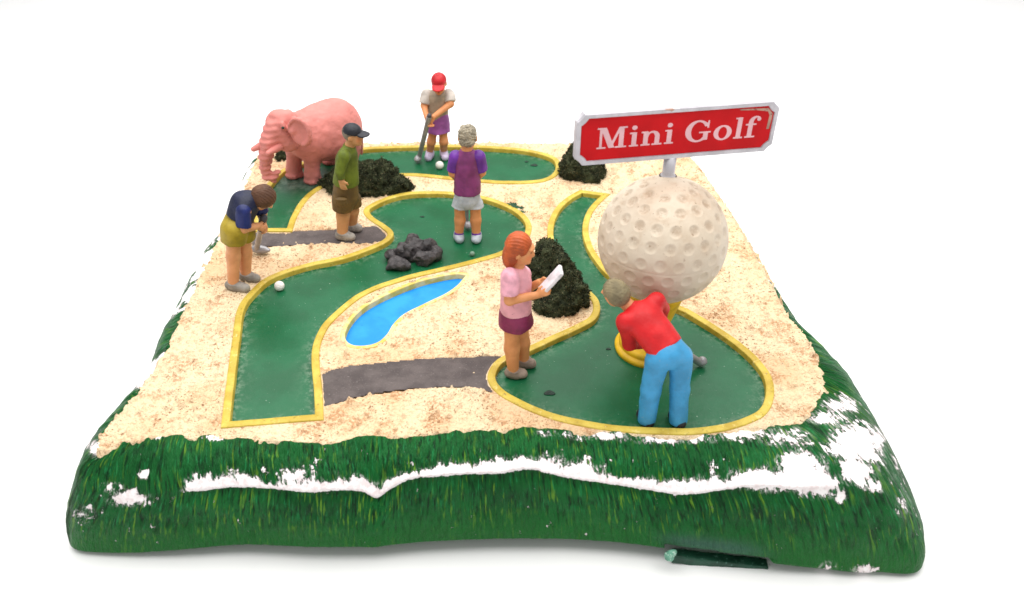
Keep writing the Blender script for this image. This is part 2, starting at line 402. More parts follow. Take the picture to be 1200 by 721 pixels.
# control pairs round the rim: (sand edge px), ridge px or None, bottom px or (dx,dy)
RIM = [
 ((116,528),(100,575),(83,643)), ((150,517),(150,582),(128,652)), ((210,511),(222,574),(205,653)), ((285,515),(296,571),(290,651)),
 ((352,519),(366,576),(360,655)), ((385,521),(400,573),(395,655)), ((424,514),(1,1),(424,655)), ((440,513),(1,1),(441,655)), ((456,512),(1,1),(457,653)), ((478,512),(1,1),(480,651)), ((505,511),(530,554),(505,649)),
 ((545,504),(574,556),(550,647)), ((582,505),(610,546),(585,646)), ((615,501),(650,558),(625,646)), ((655,505),(700,567),(665,646)),
 ((720,508),(750,569),(735,651)), ((790,510),(800,578),(810,661)), ((860,505),(880,569),(890,670)), ((905,501),(942,571),(960,674)),
 ((945,491),(990,568),(1025,675)), ((965,462),(1040,548),(1080,655)),
 ((963,430),None,(.62,.1)), ((948,398),None,(.48,.05)), ((925,370),None,(.40,.0)), ((908,342),None,(.36,0)), ((880,290),None,(.34,0)), ((852,245),None,(.34,0)), ((826,207),None,(.34,.05)),
 ((808,184),None,(.3,.2)), ((780,172),None,(.1,.35)), ((700,168.5),None,(0,.35)), ((600,167.5),None,(0,.35)), ((500,166.5),None,(0,.35)), ((430,167),None,(0,.35)), ((345,170),None,(-.1,.35)),
 ((306,180),None,(-.3,.2)), ((290,210),None,(-.38,.05)), ((264,262),None,(-.42,0)), ((238,315),None,(-.45,0)), ((212,370),None,(-.47,0)), ((188,422),None,(-.47,0)), ((150,470),None,(-.52,-.03)), ((122,505),None,(-.46,-.12)),
]
Sp, Rp, Bp = [], [], []
RIDGE = [(60,570),(150,582),(222,573),(260,567),(296,571),(366,576),(400,572),(424,575),(440,584),(456,573),(480,561),(530,554),(574,556),(610,546),(650,556),(700,566),(750,569),(800,578),(840,571),(880,569),(942,571),(990,568),(1020,570),(1066,580)]
for s_, r_, b_ in RIM:
    if r_ is not None:
        w_ = .9 if s_[0] > 960 else .74 if s_[0] > 940 else .62 if s_[0] > 900 else .8 if s_[0] < 120 else .6 if s_[0] < 160 else .5; rx_ = s_[0]*(1-w_)+b_[0]*w_; r_ = (rx_, float(np.interp(rx_, [q[0] for q in RIDGE], [q[1] for q in RIDGE])))
    s3 = at(*s_, ZP)
    if r_ is None: b3 = np.array([s3[0]+b_[0], s3[1]+b_[1], .02])
    else: b3 = at(*b_, .02)
    if r_ is None: nr = s3[1] < 6.2; q_ = .85 if b_[0] > 0 else .7; r3 = s3*(1-q_)+b3*q_ if nr else s3*.3+b3*.7; r3[2] = .52 if nr else .6
    else: r3 = aty(*r_, s3[1]*.28+b3[1]*.72)
    Sp.append(s3); Rp.append(r3); Bp.append(b3)
NS = 40
def ring_spl(P):
    P = np.array(P); n = len(P); out = []
    for i in range(n):
        p0, p1, p2, p3 = P[i-1], P[i], P[(i+1) % n], P[(i+2) % n]
        t = (np.arange(NS)/NS)[:, None]
        out.append(.5*((2*p1)+(-p0+p2)*t+(2*p0-5*p1+4*p2-p3)*t*t+(-p0+3*p1-3*p2+p3)*t**3))
    return np.concatenate(out)
Sr, Rr, Br = ring_spl(Sp), ring_spl(Rp), ring_spl(Bp); NR = len(Sr)
lift = np.exp(-((Br[:, 0]-(-.25))/2.85)**6)*(Br[:, 1] < 5)
Br[:, 2] += .13*lift
# even out spacing along the bottom so that tufts keep one width
arc = np.concatenate([[0], np.cumsum(np.linalg.norm(np.diff((Sr+Br)/2, axis=0), axis=1))]); per = arc[-1]+np.linalg.norm((Sr[-1]+Br[-1]-Sr[0]-Br[0])/2)
NP = 1500
uu = np.linspace(0, per, NP, endpoint=False)
rs = lambda A: np.stack([np.interp(uu, np.append(arc, per), np.append(A[:, i], A[0, i])) for i in range(3)], 1)
Sr, Rr, Br = rs(Sr), rs(Rr), rs(Br)
out_dir = Br-Sr; out_dir[:, 2] = 0; out_dir /= np.linalg.norm(out_dir, axis=1)[:, None]
rows = []; tt = []
up = np.array([0, 0, 1.0])

sink = np.where((out_dir[:, 1] < -.5) | ((out_dir[:, 0] > .4) & (Sr[:, 1] < 6.9)) | (out_dir[:, 0] < -.5), 0, 1.0)
sink = np.convolve(np.concatenate([sink[-30:], sink, sink[:30]]), np.ones(61)/61, 'valid')
Sr = Sr-up*(sink*.05)[:, None]
rows.append(Sr-out_dir*.12+up*-.09); tt.append(-.2)
rows.append(Sr-out_dir*.06+up*-.03); tt.append(-.1)
N1, N2 = 26, 40
rpx, _ = proj(Rr); UMASK = np.clip(np.minimum((rpx-190)/60, (1000-rpx)/40), 0, 1)*(out_dir[:, 1] < -.4)
for i in range(N1+1):
    t = i/N1                                  # convex shoulder from the sand edge to the ridge
    P = Sr*(1-t)+Rr*t; bul = .10*math.sin(math.pi*t)*np.linalg.norm(Rr-Sr, axis=1)
    P = P+up*bul[:, None]+out_dir*(bul*.6)[:, None]; rows.append(P); tt.append(t*.4)
for i in range(1, N2+1):
    t = i/N2
    P = Rr*(1-t)+Br*t
    under = (-.034*math.exp(-((t-.09)/.07)**2)*UMASK)[:, None]   # small undercut below the ridge
    bul = .035*math.sin(math.pi*t)
    curl = -.05*max(0, (t-.93)/.07)**2
    P = P+out_dir*under+out_dir*(bul*np.where(out_dir[:, 0] > 0, 2.2-1.2*UMASK, 1.0)[:, None]+curl); rows.append(P); tt.append(.4+t*.6)
rows.append(rows[-1]-out_dir*.12+up*.02); tt.append(1.03)
rows.append(rows[-1]-out_dir*.5+up*.1); tt.append(1.05)
R_ = len(rows); GV = np.stack(rows, 0)                       # rows x NP x 3
tt = np.array(tt); TT = np.repeat(tt[:, None], NP, 1); UU = np.repeat(uu[None], R_, 0)
hgt = GV[..., 2]
# tuft relief: streaks along the fall line, stronger low on the upper slope
stv = np.stack([UU*20, TT*8.0, UU*0], -1); st = fbm(stv, 1.0, 3)
clump = fbm(np.stack([UU, TT*2, UU*0+3], -1), 2.6, 3)
amp = np.clip((TT+.02)/.1, 0, 1)*(1-.75*np.clip((TT-.7)/.25, 0, 1))*np.where(TT > 1.0, 0, 1)
nrm = np.repeat(out_dir[None], R_, 0)*np.clip(TT*1.8, .25, 1)[..., None]+up*np.clip(1-TT*1.8, .0, 1)[..., None]
GV = GV+nrm*((st*.034+clump*.05)*amp)[..., None]
rag = fbm(np.stack([UU*7, UU*0, UU*0], -1), 1.0, 4)[..., None]*np.exp(-((TT-.0)/.09)**2)[..., None]
GV = GV+up*(rag*.12*(1-sink)[None, :, None])
# corner, bottom waviness: the slab does not sit flat everywhere
PX, PY = proj(GV)
front = (np.abs(out_dir[:, 1]) > .5)[None]*(out_dir[:, 1] < 0)[None]
# recess for the battery cover
slot = (PX > 779) & (PX < 906) & (PY > 639+(PX-782)*.135) & front & (TT > .75)
GV = GV-np.repeat(out_dir[None], R_, 0)*(slot*.13)[..., None]
faded = np.exp(-(((PX-835)/60)**4+((PY-640-(PX-835)*.13)/9)**2))*front*.8
low = np.clip((TT-.62)/.25, 0, 1)
# where plaster shows through
chip = np.full(TT.shape, .22)
def blob(x, y, rx, ry, a): 
    global chip
    chip = np.maximum(chip, .22+a*np.exp(-((((PX-x)/rx)**2+((PY-y)/ry)**2)**1.1)))
rb = np.clip(np.minimum((PX-205)/25, (985-PX)/20), 0, 1)*front
thick = .045+.16*np.clip(fbm(np.stack([UU, UU*0, UU*0], -1), 4.0, 3)*1.5+.3, 0, 1)
up_side = np.where(TT < .405, np.exp(-((TT-.4)/thick)**2), np.exp(-((TT-.405)/.022)**2))
chip = np.maximum(chip, .22+.62*up_side*rb)
chip = np.maximum(chip, .22+.24*np.exp(-((TT-.3)/.16)**2)*rb*np.clip(.4+2.2*fbm(np.stack([UU, UU*0, UU*0+9], -1), 1.4, 2), 0, 1))
for x, y, rx, ry, a in ((150,584,26,10,.5),(132,572,14,8,.42),(167,556,8,7,.36),(98,603,16,12,.3),(112,526,9,11,.6),(184,510,9,5,.55),
  (252,512,10,6,.42),(700,510,45,7,.42),(790,514,60,7,.46),(870,508,40,9,.5),(920,512,36,14,.38),(900,562,50,13,.7),(938,548,30,20,.75),(955,566,26,15,.7),(960,578,16,9,.5),
  (1004,520,32,24,.75),(1003,552,16,17,.75),(962,490,40,9,.42),(985,475,28,12,.4),(1025,570,13,9,.5),(1040,545,26,30,.22),(1060,590,18,25,.2),(985,580,9,10,.45),
  (970,664,12,7,.42),(1012,668,16,7,.42),(925,666,10,5,.36),(640,508,14,5,.4)): blob(x, y, rx, ry, a)
left = np.repeat(((out_dir[:, 0] < -.6))[None], R_, 0)*(TT < .62)
lm = left*np.clip((470-PY)/40, 0, 1)
chip = np.maximum(chip, .22+lm*np.clip(.56+fbm(GV, 3.2, 3)*4.0, 0, .8))
right = np.repeat((out_dir[:, 0] > .6)[None], R_, 0)*(TT < .6)
rm = right*np.clip((345-PY)/20, 0, 1)
chip = np.maximum(chip, .22+rm*.42)
idx = np.arange(R_*NP).reshape(R_, NP)
a = idx[:-1]; b = idx[1:]
Fq = np.stack([a, b, np.roll(b, -1, 1), np.roll(a, -1, 1)], -1).reshape(-1, 4)
uvs = np.stack([UU, TT*1.15], -1).reshape(-1, 2)
mesh('grass_slope', GV.reshape(-1, 3), Fq, MGR, base, uv=uvs, attrs={'chip': chip, 'low': low*front, 'faded': faded})

# sand top: one sheet, dipped under the greens, the paths and the pond
sand_edge = Sr[::6, :2]
step = .0135
lo = sand_edge.min(0)-.1; hi = sand_edge.max(0)+.1
gx = np.arange(lo[0], hi[0], step); gy = np.arange(lo[1], hi[1], step)
XX, YY = np.meshgrid(gx, gy, indexing='ij'); P2 = np.stack([XX.ravel(), YY.ravel()], 1); P3 = np.concatenate([P2, np.zeros((len(P2), 1))], 1)
dE = sdist(P2, sand_edge); dg = np.minimum(np.minimum(sdist(P2, g1), sdist(P2, g2)), sdist(P2, g3)); dpo = sdist(P2, pond)
dpa = np.minimum(sdist(P2, pa1), sdist(P2, pa2))
sm = lambda x, a, b: (lambda t: t*t*(3-2*t))(np.clip((x-a)/(b-a), 0, 1))
z = ZP+fbm(P3, 2.2, 3)*.03+fbm(P3, 13, 3)*.034+fbm(P3, 34, 2)*.03
gr = fbm(P3, 20, 3); z = z+np.clip(gr-.12, 0, 1)*.22          # crumbs
z = z-sm(dE+fbm(P3, 9, 3)*.07, -.02, .09)*.11
z = z-sm(-dg, .0, .02)*.12-sm(-dpo, .0, .02)*.22-sm(-dpa+fbm(P3, 22, 2)*.03, -.004, .012)*.035
z = np.where((dg > 0) & (dg < .1), z*sm(dg, .03, .1)+(ZP+.008)*(1-sm(dg, .03, .1)), z)
keep = dE < .11
nx, ny = len(gx), len(gy); id2 = np.arange(nx*ny).reshape(nx, ny)
Fs = np.stack([id2[:-1, :-1], id2[1:, :-1], id2[1:, 1:], id2[:-1, 1:]], -1).reshape(-1, 4)
deep = (dg > -.16) & (dpo > -.16)
Fs = Fs[keep[Fs].all(1) & deep[Fs].any(1)]
def compact(V, Fc, extra=None):
    u, inv = np.unique(Fc, return_inverse=True); return V[u], inv.reshape(Fc.shape), (None if extra is None else {k: v[u] for k, v in extra.items()})
Vs, Fs, _ = compact(np.concatenate([P2, z[:, None]], 1), Fs)
mesh('sand_bed', Vs, Fs, MS, base)

def sheet(name, poly, zz, m, parent, cell=.028, grow=0., amp=.0, attrs=None):
    lo = poly.min(0)-.05; hi = poly.max(0)+.05
    gx = np.arange(lo[0], hi[0]+cell, cell); gy = np.arange(lo[1], hi[1]+cell, cell)
    X, Y = np.meshgrid(gx, gy, indexing='ij'); P = np.stack([X.ravel(), Y.ravel()], 1); d = sdist(P, poly)
    P3 = np.concatenate([P, np.zeros((len(P), 1))], 1)
    zz_ = zz+fbm(P3, 1.6, 2)*.006+fbm(P3, 30, 2)*amp
    ids = np.arange(len(P)).reshape(len(gx), len(gy))
    Fc = np.stack([ids[:-1, :-1], ids[1:, :-1], ids[1:, 1:], ids[:-1, 1:]], -1).reshape(-1, 4)
    Fc = Fc[(d[Fc] < grow).all(1)]
    ex = {'edge': np.exp(-np.maximum(-d-.03, 0)/.05)}
    if attrs: ex.update({k: f(P) for k, f in attrs.items()})
    V, Fc, ex = compact(np.concatenate([P, zz_[:, None]], 1), Fc, ex)
    return mesh(name, V, Fc, m, parent, attrs=ex)
def border(poly, parent, w, top, bot, m, name='border'):
    n = len(poly); e = np.roll(poly, -1, 0)-poly; e /= np.linalg.norm(e, axis=1)[:, None]
    p = np.roll(e, 1, 0); nA = np.stack([-p[:, 1], p[:, 0]], 1); nB = np.stack([-e[:, 1], e[:, 0]], 1)
    mN = nA+nB; mN /= np.linalg.norm(mN, axis=1)[:, None]; mN /= np.clip((mN*nB).sum(1), .6, 1)[:, None]
    prof = [(-1.04, bot), (-1, top-.012), (-.94, top-.003), (-.8, top), (0, top+.001), (.8, top), (.94, top-.003), (1, top-.012), (1.04, bot)]
    P3 = np.concatenate([poly, np.zeros((n, 1))], 1); j = fbm(P3, 5, 3)*.012; jz = fbm(P3+5, 3, 3)*.014
    V = []
    for u, zz in prof: V.append(np.concatenate([poly+mN*(u*w+j*.6)[:, None], (zz+(jz if zz > bot else 0*jz))[:, None]], 1))
    V = np.stack(V); K = len(prof); ids = np.arange(K*n).reshape(K, n)
    Fc = np.stack([ids[:-1], ids[1:], np.roll(ids[1:], -1, 1), np.roll(ids[:-1], -1, 1)], -1).reshape(-1, 4)
    o = mesh(name, V.reshape(-1, 3), Fc, m, parent)
    bm = bmesh.new(); bm.from_mesh(o.data); bmesh.ops.recalc_face_normals(bm, faces=bm.faces); bm.to_mesh(o.data); bm.free()
    return o
def hole(px, py, rx, parent, squash=1.0):
    c = at(px, py, .968); V = [c+np.array([0, 0, -.001])]; n = 28
    for r, zz in ((.7, -.003), (1.0, -.002), (1.15, -.001), (1.25, -.006)):
        for k in range(n):
            a_ = k*2*math.pi/n; q = r*(1+.12*math.sin(3*a_+px))
            V.append(c+np.array([rx*q*math.cos(a_), rx*q*squash*math.sin(a_), zz+.004]))
    Fc = [[0, 1+k, 1+(k+1) % n] for k in range(n)]
    for r in range(3):
        for k in range(n): Fc.append([1+r*n+k, 1+(r+1)*n+k, 1+(r+1)*n+(k+1) % n, 1+r*n+(k+1) % n])
    me = mesh('hole', np.array(V), Fc, M_DARK, parent); return me
GZ = .962
elp = at(358, 208)[:2]
padf = lambda P: np.exp(-(((P[:, 0]-elp[0]+.05)/.5)**2+((P[:, 1]-elp[1])/.36)**2)**2)
zero = lambda P: np.zeros(len(P))
for poly, lab in ((g1, 0), (g2, 1), (g3, 2)):
    o = sheet('putting_green', poly, GZ, MG, base, attrs={'pad': padf if lab == 1 else zero})
    o.location = o.location
    border(poly, o, .038, TOPZ, .88, MY)
    if lab == 0: hole(495, 254, .022, o, .5)
    if lab == 1: hole(626, 193.5, .04, o, .7); hole(617, 189.5, .022, o, .7)
    if lab == 2: hole(644, 460.5, .042, o, .6); hole(713, 409, .02, o, .6); 
for poly in (pa1, pa2): sheet('path', poly, ZP+.0, MA, base, cell=.02, grow=.012, amp=.012)
po = sheet('pond', pond, .94, MW, base, cell=.02)
n_ = NT('ochre_pond_rim'); v_ = n_.coord(); a_ = n_.noise(v_, 7, 4)
MPR = n_.done(n_.mix(n_.ramp(a_, .4, .6), lin(206, 184, 92), lin(228, 208, 150)), .6, n_.bump(n_.noise(v_, 30, 3), .4, .012), .3)
border(pond, po, .024, 1.006, .84, MPR)

# battery cover under the front edge
def bar(p, q, up_, fw_, hw, hd, m, name, parent, rough=.012):
    F = Field(np.minimum(p, q)-.2, np.maximum(p, q)+.2, .011)
    sl, Pq = F.block(F.lo, F.lo+F.h*(F.n-1)); d_ = Pq-(p+q)/2; u_ = unit(q-p); n_ = unit(np.cross(u_, fw_)); w_ = np.cross(n_, u_)
    F.V = np.maximum(np.maximum(np.abs(d_@u_)-np.linalg.norm(q-p)/2, np.abs(d_@n_)-hw), np.abs(d_@w_)-hd).astype(np.float32)
    F.warp(lambda P: fbm(P, 14, 3)*rough)
    V, Q = F.nets(0); return mesh(name, V, Q, m, parent)
pA = aty(787, 651, 4.31); pB = aty(898, 664, 4.255)
MBC = paint('dark_green_plastic', lin(26, 72, 54), .5, wear=lin(96, 140, 124), wear_t=.6, bump=.5)
bc = bar(pA, pB, up, np.array([0, 1.0, 0]), .048, .05, MBC, 'battery_cover', base)
lt = aty(785, 649, 4.22); F = Field(lt-.15, lt+.15, .008); F.ell(lt, (.05, .04, .055)); F.warp(lambda P: fbm(P, 16, 3)*.06); V, Q = F.nets(0)
mesh('latch', V, Q, paint('pale_green_chip', lin(96, 150, 128), .5, wear=lin(190, 215, 200), wear_t=.55), bc)

# ------------------------------------------------------------------ golf ball sign
tb = at(760, 407, GZ); bc_ = aty(776, 281, tb[1]); RB = .578
sign = empty('golf_ball_sign', tb, 'giant white golf ball on yellow tee topped by a red Mini Golf board', 'sign')
nu, nv = 420, 260
th = np.linspace(0, 2*math.pi, nu, endpoint=False); ph = np.linspace(-math.pi/2+.01, math.pi/2-.01, nv)
D = np.stack([np.cos(ph)[:, None]*np.cos(th)[None], np.cos(ph)[:, None]*np.sin(th)[None], np.repeat(np.sin(ph)[:, None], nu, 1)], -1)
dimp = np.zeros((nv, nu)); rim = np.zeros((nv, nu)); rr_ = math.radians(5.2)
for k, lat in enumerate((-82, -67.5, -52.5, -37.5, -22.5, -7.5, 7.5, 22.5, 37.5, 52.5, 67.5)):
    n = max(5, int(round(22.5*math.cos(math.radians(lat)))))
    for j in range(n):
        la = math.radians(lat+random.uniform(-.7, .7)); lo_ = 2*math.pi*(j+(k % 2)*.5+random.uniform(-.025, .025))/n-1.2
        c = np.array([math.cos(la)*math.cos(lo_), math.cos(la)*math.sin(lo_), math.sin(la)])
        an = np.arccos(np.clip(D@c, -1, 1))/(rr_*random.uniform(.95, 1.05))
        dimp = np.maximum(dimp, np.clip(1-an**2.6, 0, 1)); rim = np.maximum(rim, np.exp(-((an-1.08)/.14)**2))
seam = np.exp(-(ph/.007)**2)[:, None]
Rd = RB*(1-.018*dimp+.0025*rim-.006*seam)+fbm(D*1.0, 3, 3)*.006
BV = bc_+D*Rd[..., None]
ids = np.arange(nu*nv).reshape(nv, nu)
Fc = np.stack([ids[:-1], np.roll(ids[:-1], -1, 1), np.roll(ids[1:], -1, 1), ids[1:]], -1).reshape(-1, 4).tolist()
Fc.append(list(ids[-1])); Fc.append(list(ids[0][::-1]))
upn = np.repeat(np.clip(np.sin(ph)*.9+.15, 0, 1)[:, None], nu, 1)
ball = mesh('ball', BV.reshape(-1, 3), Fc, MBALL, sign, attrs={'dimple': dimp, 'upness': upn})
def lathe(name, c, prof, m, parent, n=64, jit=.0, smooth=True, **kw):
    V = []; 
    for r, zz in prof:
        for k in range(n):
            a_ = 2*math.pi*k/n; V.append((c[0]+r*math.cos(a_), c[1]+r*math.sin(a_), c[2]+zz))
    Fc = []
    for i in range(len(prof)-1):
        for k in range(n): Fc.append([i*n+k, i*n+(k+1) % n, (i+1)*n+(k+1) % n, (i+1)*n+k])
    Fc.append([k for k in range(n)][::-1]); Fc.append([(len(prof)-1)*n+k for k in range(n)])
    V = np.array(V); 
    if jit: V = V+(fbm(V, 8, 3)*jit)[:, None]
    return mesh(name, V, Fc, m, parent, smooth, **kw)
MTEE = paint('yellow_tee_paint', lin(222, 178, 30), .45, dark=.85, bump=.25, wear=lin(150, 110, 30), wear_t=.68)
hb = bc_[2]-RB-tb[2]
tee = lathe('tee', tb, [(.335, -.01), (.338, .03), (.325, .05), (.30, .056), (.295, .06), (.30, .075), (.295, .105), (.27, .12), (.2, .135), (.17, .2), (.172, .35), (.2, hb*.66), (.255, hb-.03), (.28, hb+.03), (.292, hb+.085), (.27, hb+.09)], MTEE, sign, jit=.006)
MDG = paint('dark_glue', lin(60, 52, 46), .5)
lathe('gasket', bc_+np.array([0, 0, -RB]), [(.2, .03), (.245, .055), (.25, .075), (.2, .08)], MDG, ball)
MSIL = paint('silver_sign_paint', lin(190, 187, 193), .32, dark=.9, bump=.15, wear=lin(232, 230, 234), spec=.5, metal=.1)
pt = bc_+np.array([.012, .16, RB-.05]); zb = aty(786, 186, pt[1])[2]
post = lathe('post', pt, [(.07, 0), (.072, .03), (.057, .04), (.054, .06), (.054, zb-pt[2]+.03), (.03, zb-pt[2]+.03)], MSIL, sign, n=40)
lathe('collar', pt, [(.06, .0), (.077, .006), (.077, .03), (.06, .036)], MDG, post, n=40)

# board: local frame x along the board, z up, front faces the viewer
yaw = math.radians(10.0)
ex = np.array([math.cos(yaw), math.sin(yaw), 0]); ey = np.array([-math.sin(yaw), math.cos(yaw), 0])
bL = aty(673.5, 163, tb[1]+.01); bR = aty(907, 146, tb[1]+.31)
bo = (bL+bR)/2; yaw = math.atan2(bR[1]-bL[1], bR[0]-bL[0]); ex = unit([bR[0]-bL[0], bR[1]-bL[1], 0]); ey = np.array([-ex[1], ex[0], 0])
BW = np.linalg.norm((bR-bL)[:2]); BH = .46
cz = (bL[2]+bR[2])/2
bo = np.array([bo[0], bo[1], cz])
lp = lambda x, y, zz: bo+ex*x+ey*y+up*zz
def plate(w, h, notch, r=8):
    pts = []
    for sx, sz in ((1, -1), (1, 1), (-1, 1), (-1, -1)):
        # scooped corner
        cx, cz_ = sx*w/2, sz*h/2; arc_ = []
        for k in range(r+1):
            a_ = k/r*math.pi/2; arc_.append((cx-sx*notch*math.cos(a_)*1.0, cz_-sz*notch*math.sin(a_)))
        # arc_ runs from (cx-n, cz) to (cx, cz-n); softened towards a chamfer
        arc_ = [((x_*.35+.65*(cx-sx*notch*(1-k/r))), (z_*.35+.65*(cz_-sz*notch*(k/r)))) for k, (x_, z_) in enumerate(arc_)]
        if (sx, sz) in ((1, 1), (-1, -1)): arc_ = arc_[::-1]
        pts += arc_
    return pts
def prism(name, outline, y0, y1, m, parent, bev=.0):
    n = len(outline); V = []; rings = [(y0+bev, 0), (y0, bev), (y0, None)] if False else None
    ins = lambda d: [(x*(1-d/(BW/2)), z_*(1-d/(BH/2))) for x, z_ in outline]
    prof = [(y0, bev), (y0+bev, 0), (y1-bev, 0), (y1, bev)]
    for yy, d in prof:
        for x, z_ in ins(d): V.append(lp(x, yy, z_))
    Fc = [list(range(n))]
    for i in range(3):
        for k in range(n): Fc.append([i*n+k, (i+1)*n+k, (i+1)*n+(k+1) % n, i*n+(k+1) % n])
    Fc.append([3*n+k for k in range(n)][::-1])
    o = mesh(name, np.array(V), Fc, m, parent, smooth=False)
    bm = bmesh.new(); bm.from_mesh(o.data); bmesh.ops.recalc_face_normals(bm, faces=bm.faces); bm.to_mesh(o.data); bm.free()
    return o
board = prism('sign_board', plate(BW, BH, .062), -.035, .045, MSIL, sign, .008)
# raised rim round the red field
def rimring(o1, o2, y0, y1, m, parent):
    n = len(o1); V = [lp(x, y0, z_) for x, z_ in o1]+[lp(x, y1, z_) for x, z_ in o1]+[lp(x, y1, z_) for x, z_ in o2]+[lp(x, y0, z_) for x, z_ in o2]
    Fc = []
    for i in range(4):
        for k in range(n): Fc.append([i*n+k, ((i+1) % 4)*n+k, ((i+1) % 4)*n+(k+1) % n, i*n+(k+1) % n])
    o = mesh('frame', np.array(V), Fc, m, parent, smooth=False)
    bm = bmesh.new(); bm.from_mesh(o.data); bmesh.ops.recalc_face_normals(bm, faces=bm.faces); bm.to_mesh(o.data); bm.free()
rimring(plate(BW-.012, BH-.012, .060), plate(BW-.075, BH-.075, .062), -.034, -.047, MSIL, board)
MRED = paint('red_sign_paint', lin(198, 16, 24), .5, dark=.88, light=1.06, vs=3, bump=.04, wear=lin(176, 30, 34), wear_t=.7, spec=.15)
prism('red_panel', plate(BW-.085, BH-.085, .06), -.0375, -.0345, MRED, board, .0005)
MPEEL = paint('peeled_sign_patch', lin(176, 140, 124), .55, dark=.7, bump=.6, bs=30, wear=lin(120, 70, 60), wear_t=.55)
xr = BW/2-.05; zt = BH/2-.05
prism('peeled_patch', [(xr-.035, -.02), (xr-.012, -.02), (xr-.004, .05), (xr-.006, zt-.06), (xr-.05, zt-.012), (xr-.2, zt-.006), (xr-.31, zt-.002), (xr-.3, zt-.014), (xr-.15, zt-.022), (xr-.05, zt-.04), (xr-.03, zt-.075)], -.0395, -.0368, MPEEL, board)
V = []; 
prism('paint_chip', [(-.1, BH/2-.016), (-.15, BH/2-.009), (-.13, BH/2-.005), (-.07, BH/2-.005), (-.055, BH/2-.009), (-.08, BH/2-.026)], -.0485, -.015, MPEEL, board)

# lettering, cut as slab-serif shapes
class Flat:
    def __init__(s, w, h, r):
        s.r = r; s.x = np.arange(-.05, w+.05, r); s.y = np.arange(-.3, h+.2, r)
        s.X, s.Y = np.meshgrid(s.x, s.y, indexing='ij'); s.D = np.full(s.X.shape, 9.)
    def box(s, x0, x1, y0, y1, sk=0.):
        X = s.X-sk*(s.Y-y0); cx, cy = (x0+x1)/2, (y0+y1)/2; dx = np.abs(X-cx)-(x1-x0)/2; dy = np.abs(s.Y-cy)-(y1-y0)/2
        return np.maximum(dx, dy)
    def add(s, d): s.D = np.minimum(s.D, d)
    def ell(s, cx, cy, rx, ry): return (np.sqrt(((s.X-cx)/rx)**2+((s.Y-cy)/ry)**2)-1)*min(rx, ry)
def letters():
    f = Flat(7.0, 1.0, .02); B = lambda *a_, **k: f.add(f.box(*a_, **k)); st = .19; t = .075
    # M
    x = 0.
    B(x+.1, x+.1+.10, 0, 1); B(x, x+.36, 0, t); B(x, x+.30, 1-t, 1)
    B(x+.86, x+.86+st, 0, 1); B(x+.72, x+1.18, 0, t); B(x+.88, x+1.18, 1-t, 1)
    for yy in (0,): 
        d = np.maximum(f.box(x+.12, x+.12+.23, 0.02, 1, sk=0), -9)
        sl = .36
        d1 = np.maximum(np.maximum(f.X-(x+.12+.235+(1-f.Y)*sl), (x+.12+(1-f.Y)*sl)-f.X)*.93, np.maximum(-f.Y+.02, f.Y-1)); f.add(d1)
        d2 = np.maximum(np.maximum(f.X-(x+.90+.06-(1-f.Y)*sl*1.05), (x+.85-(1-f.Y)*sl*1.05)-f.X)*.93, np.maximum(-f.Y+.02, f.Y-1)); f.add(d2)
    def stem(x, h, flag=True):
        B(x+.09, x+.09+st, 0, h); B(x, x+.37, 0, t); B(x, x+.2, h-t, h)
    xh = .68
    x = 1.28; stem(x, xh); f.add(f.ell(x+.175, .9, .105, .105))
    x = 1.74; stem(x, xh); B(x+.55, x+.55+st, 0, .45); B(x+.44, x+.85, 0, t)
    arch = np.maximum(f.ell(x+.47, .40, .27, .29), -f.ell(x+.42, .36, .135, .235)); arch = np.maximum(arch, np.maximum(.40-f.Y, (x+.25)-f.X)); f.add(arch)
    x = 2.68; stem(x, xh); f.add(f.ell(x+.175, .9, .105, .105))
    # G
    x = 3.5; c = np.maximum(f.ell(x+.5, .5, .5, .53), -f.ell(x+.52, .5, .285, .44))
    c = np.maximum(c, -np.maximum(np.maximum((x+.62)-f.X, f.Y-.72), .38-f.Y)); c = np.maximum(c, f.X-(x+.93)); f.add(c)
    B(x+.74, x+.93, .06, .44); B(x+.56, x+1.04, .40, .47); B(x+.87, x+.94, .64, 1.0)
    # o
    x = 4.66; f.add(np.maximum(f.ell(x+.37, .34, .37, .365), -f.ell(x+.37, .34, .175, .285)))
    # l
    x = 5.5; B(x+.09, x+.09+st, 0, 1.02); B(x, x+.37, 0, t); B(x, x+.2, 1.02-t, 1.02)
    # f
    x = 5.96; B(x+.09, x+.09+st, 0, .75); B(x, x+.42, 0, t); B(x-.02, x+.42, xh-t, xh)
    hk = np.maximum(f.ell(x+.36, .76, .27, .28), -f.ell(x+.41, .73, .13, .23)); hk = np.maximum(hk, np.maximum(.74-f.Y, f.X-(x+.55))); f.add(hk); f.add(f.ell(x+.49, .88, .085, .085))
    return f
fl = letters(); TW = 6.55; sx = (BW*.815)/TW; sz = BH*.405
F = Field((0, 0, 0), (1, 1, 1), 1.0); F.h = .02; F.lo = np.array([fl.x[0], -.05, fl.y[0]]); F.n = np.array([len(fl.x), 6, len(fl.y)])
dep = np.abs(np.arange(6)-2.5)*.02-.03
F.V = np.maximum(np.repeat(fl.D[:, None, :], 6, 1), dep[None, :, None]).astype(np.float32)
V, Q = F.nets(0)
x_, y_, z_ = V[:, 0], V[:, 1], V[:, 2]
lx = -BW/2*.795+x_*sx; lz = -BH*.19+z_*sz; ly = -.0385+(y_)*.045
V3 = bo+lx[:, None]*ex+ly[:, None]*ey+lz[:, None]*up
MLET = paint('pale_pink_lettering', lin(226, 180, 186), .5, dark=.92, light=1.05, bump=.05)
mesh('lettering', V3, Q, MLET, board, smooth=False)

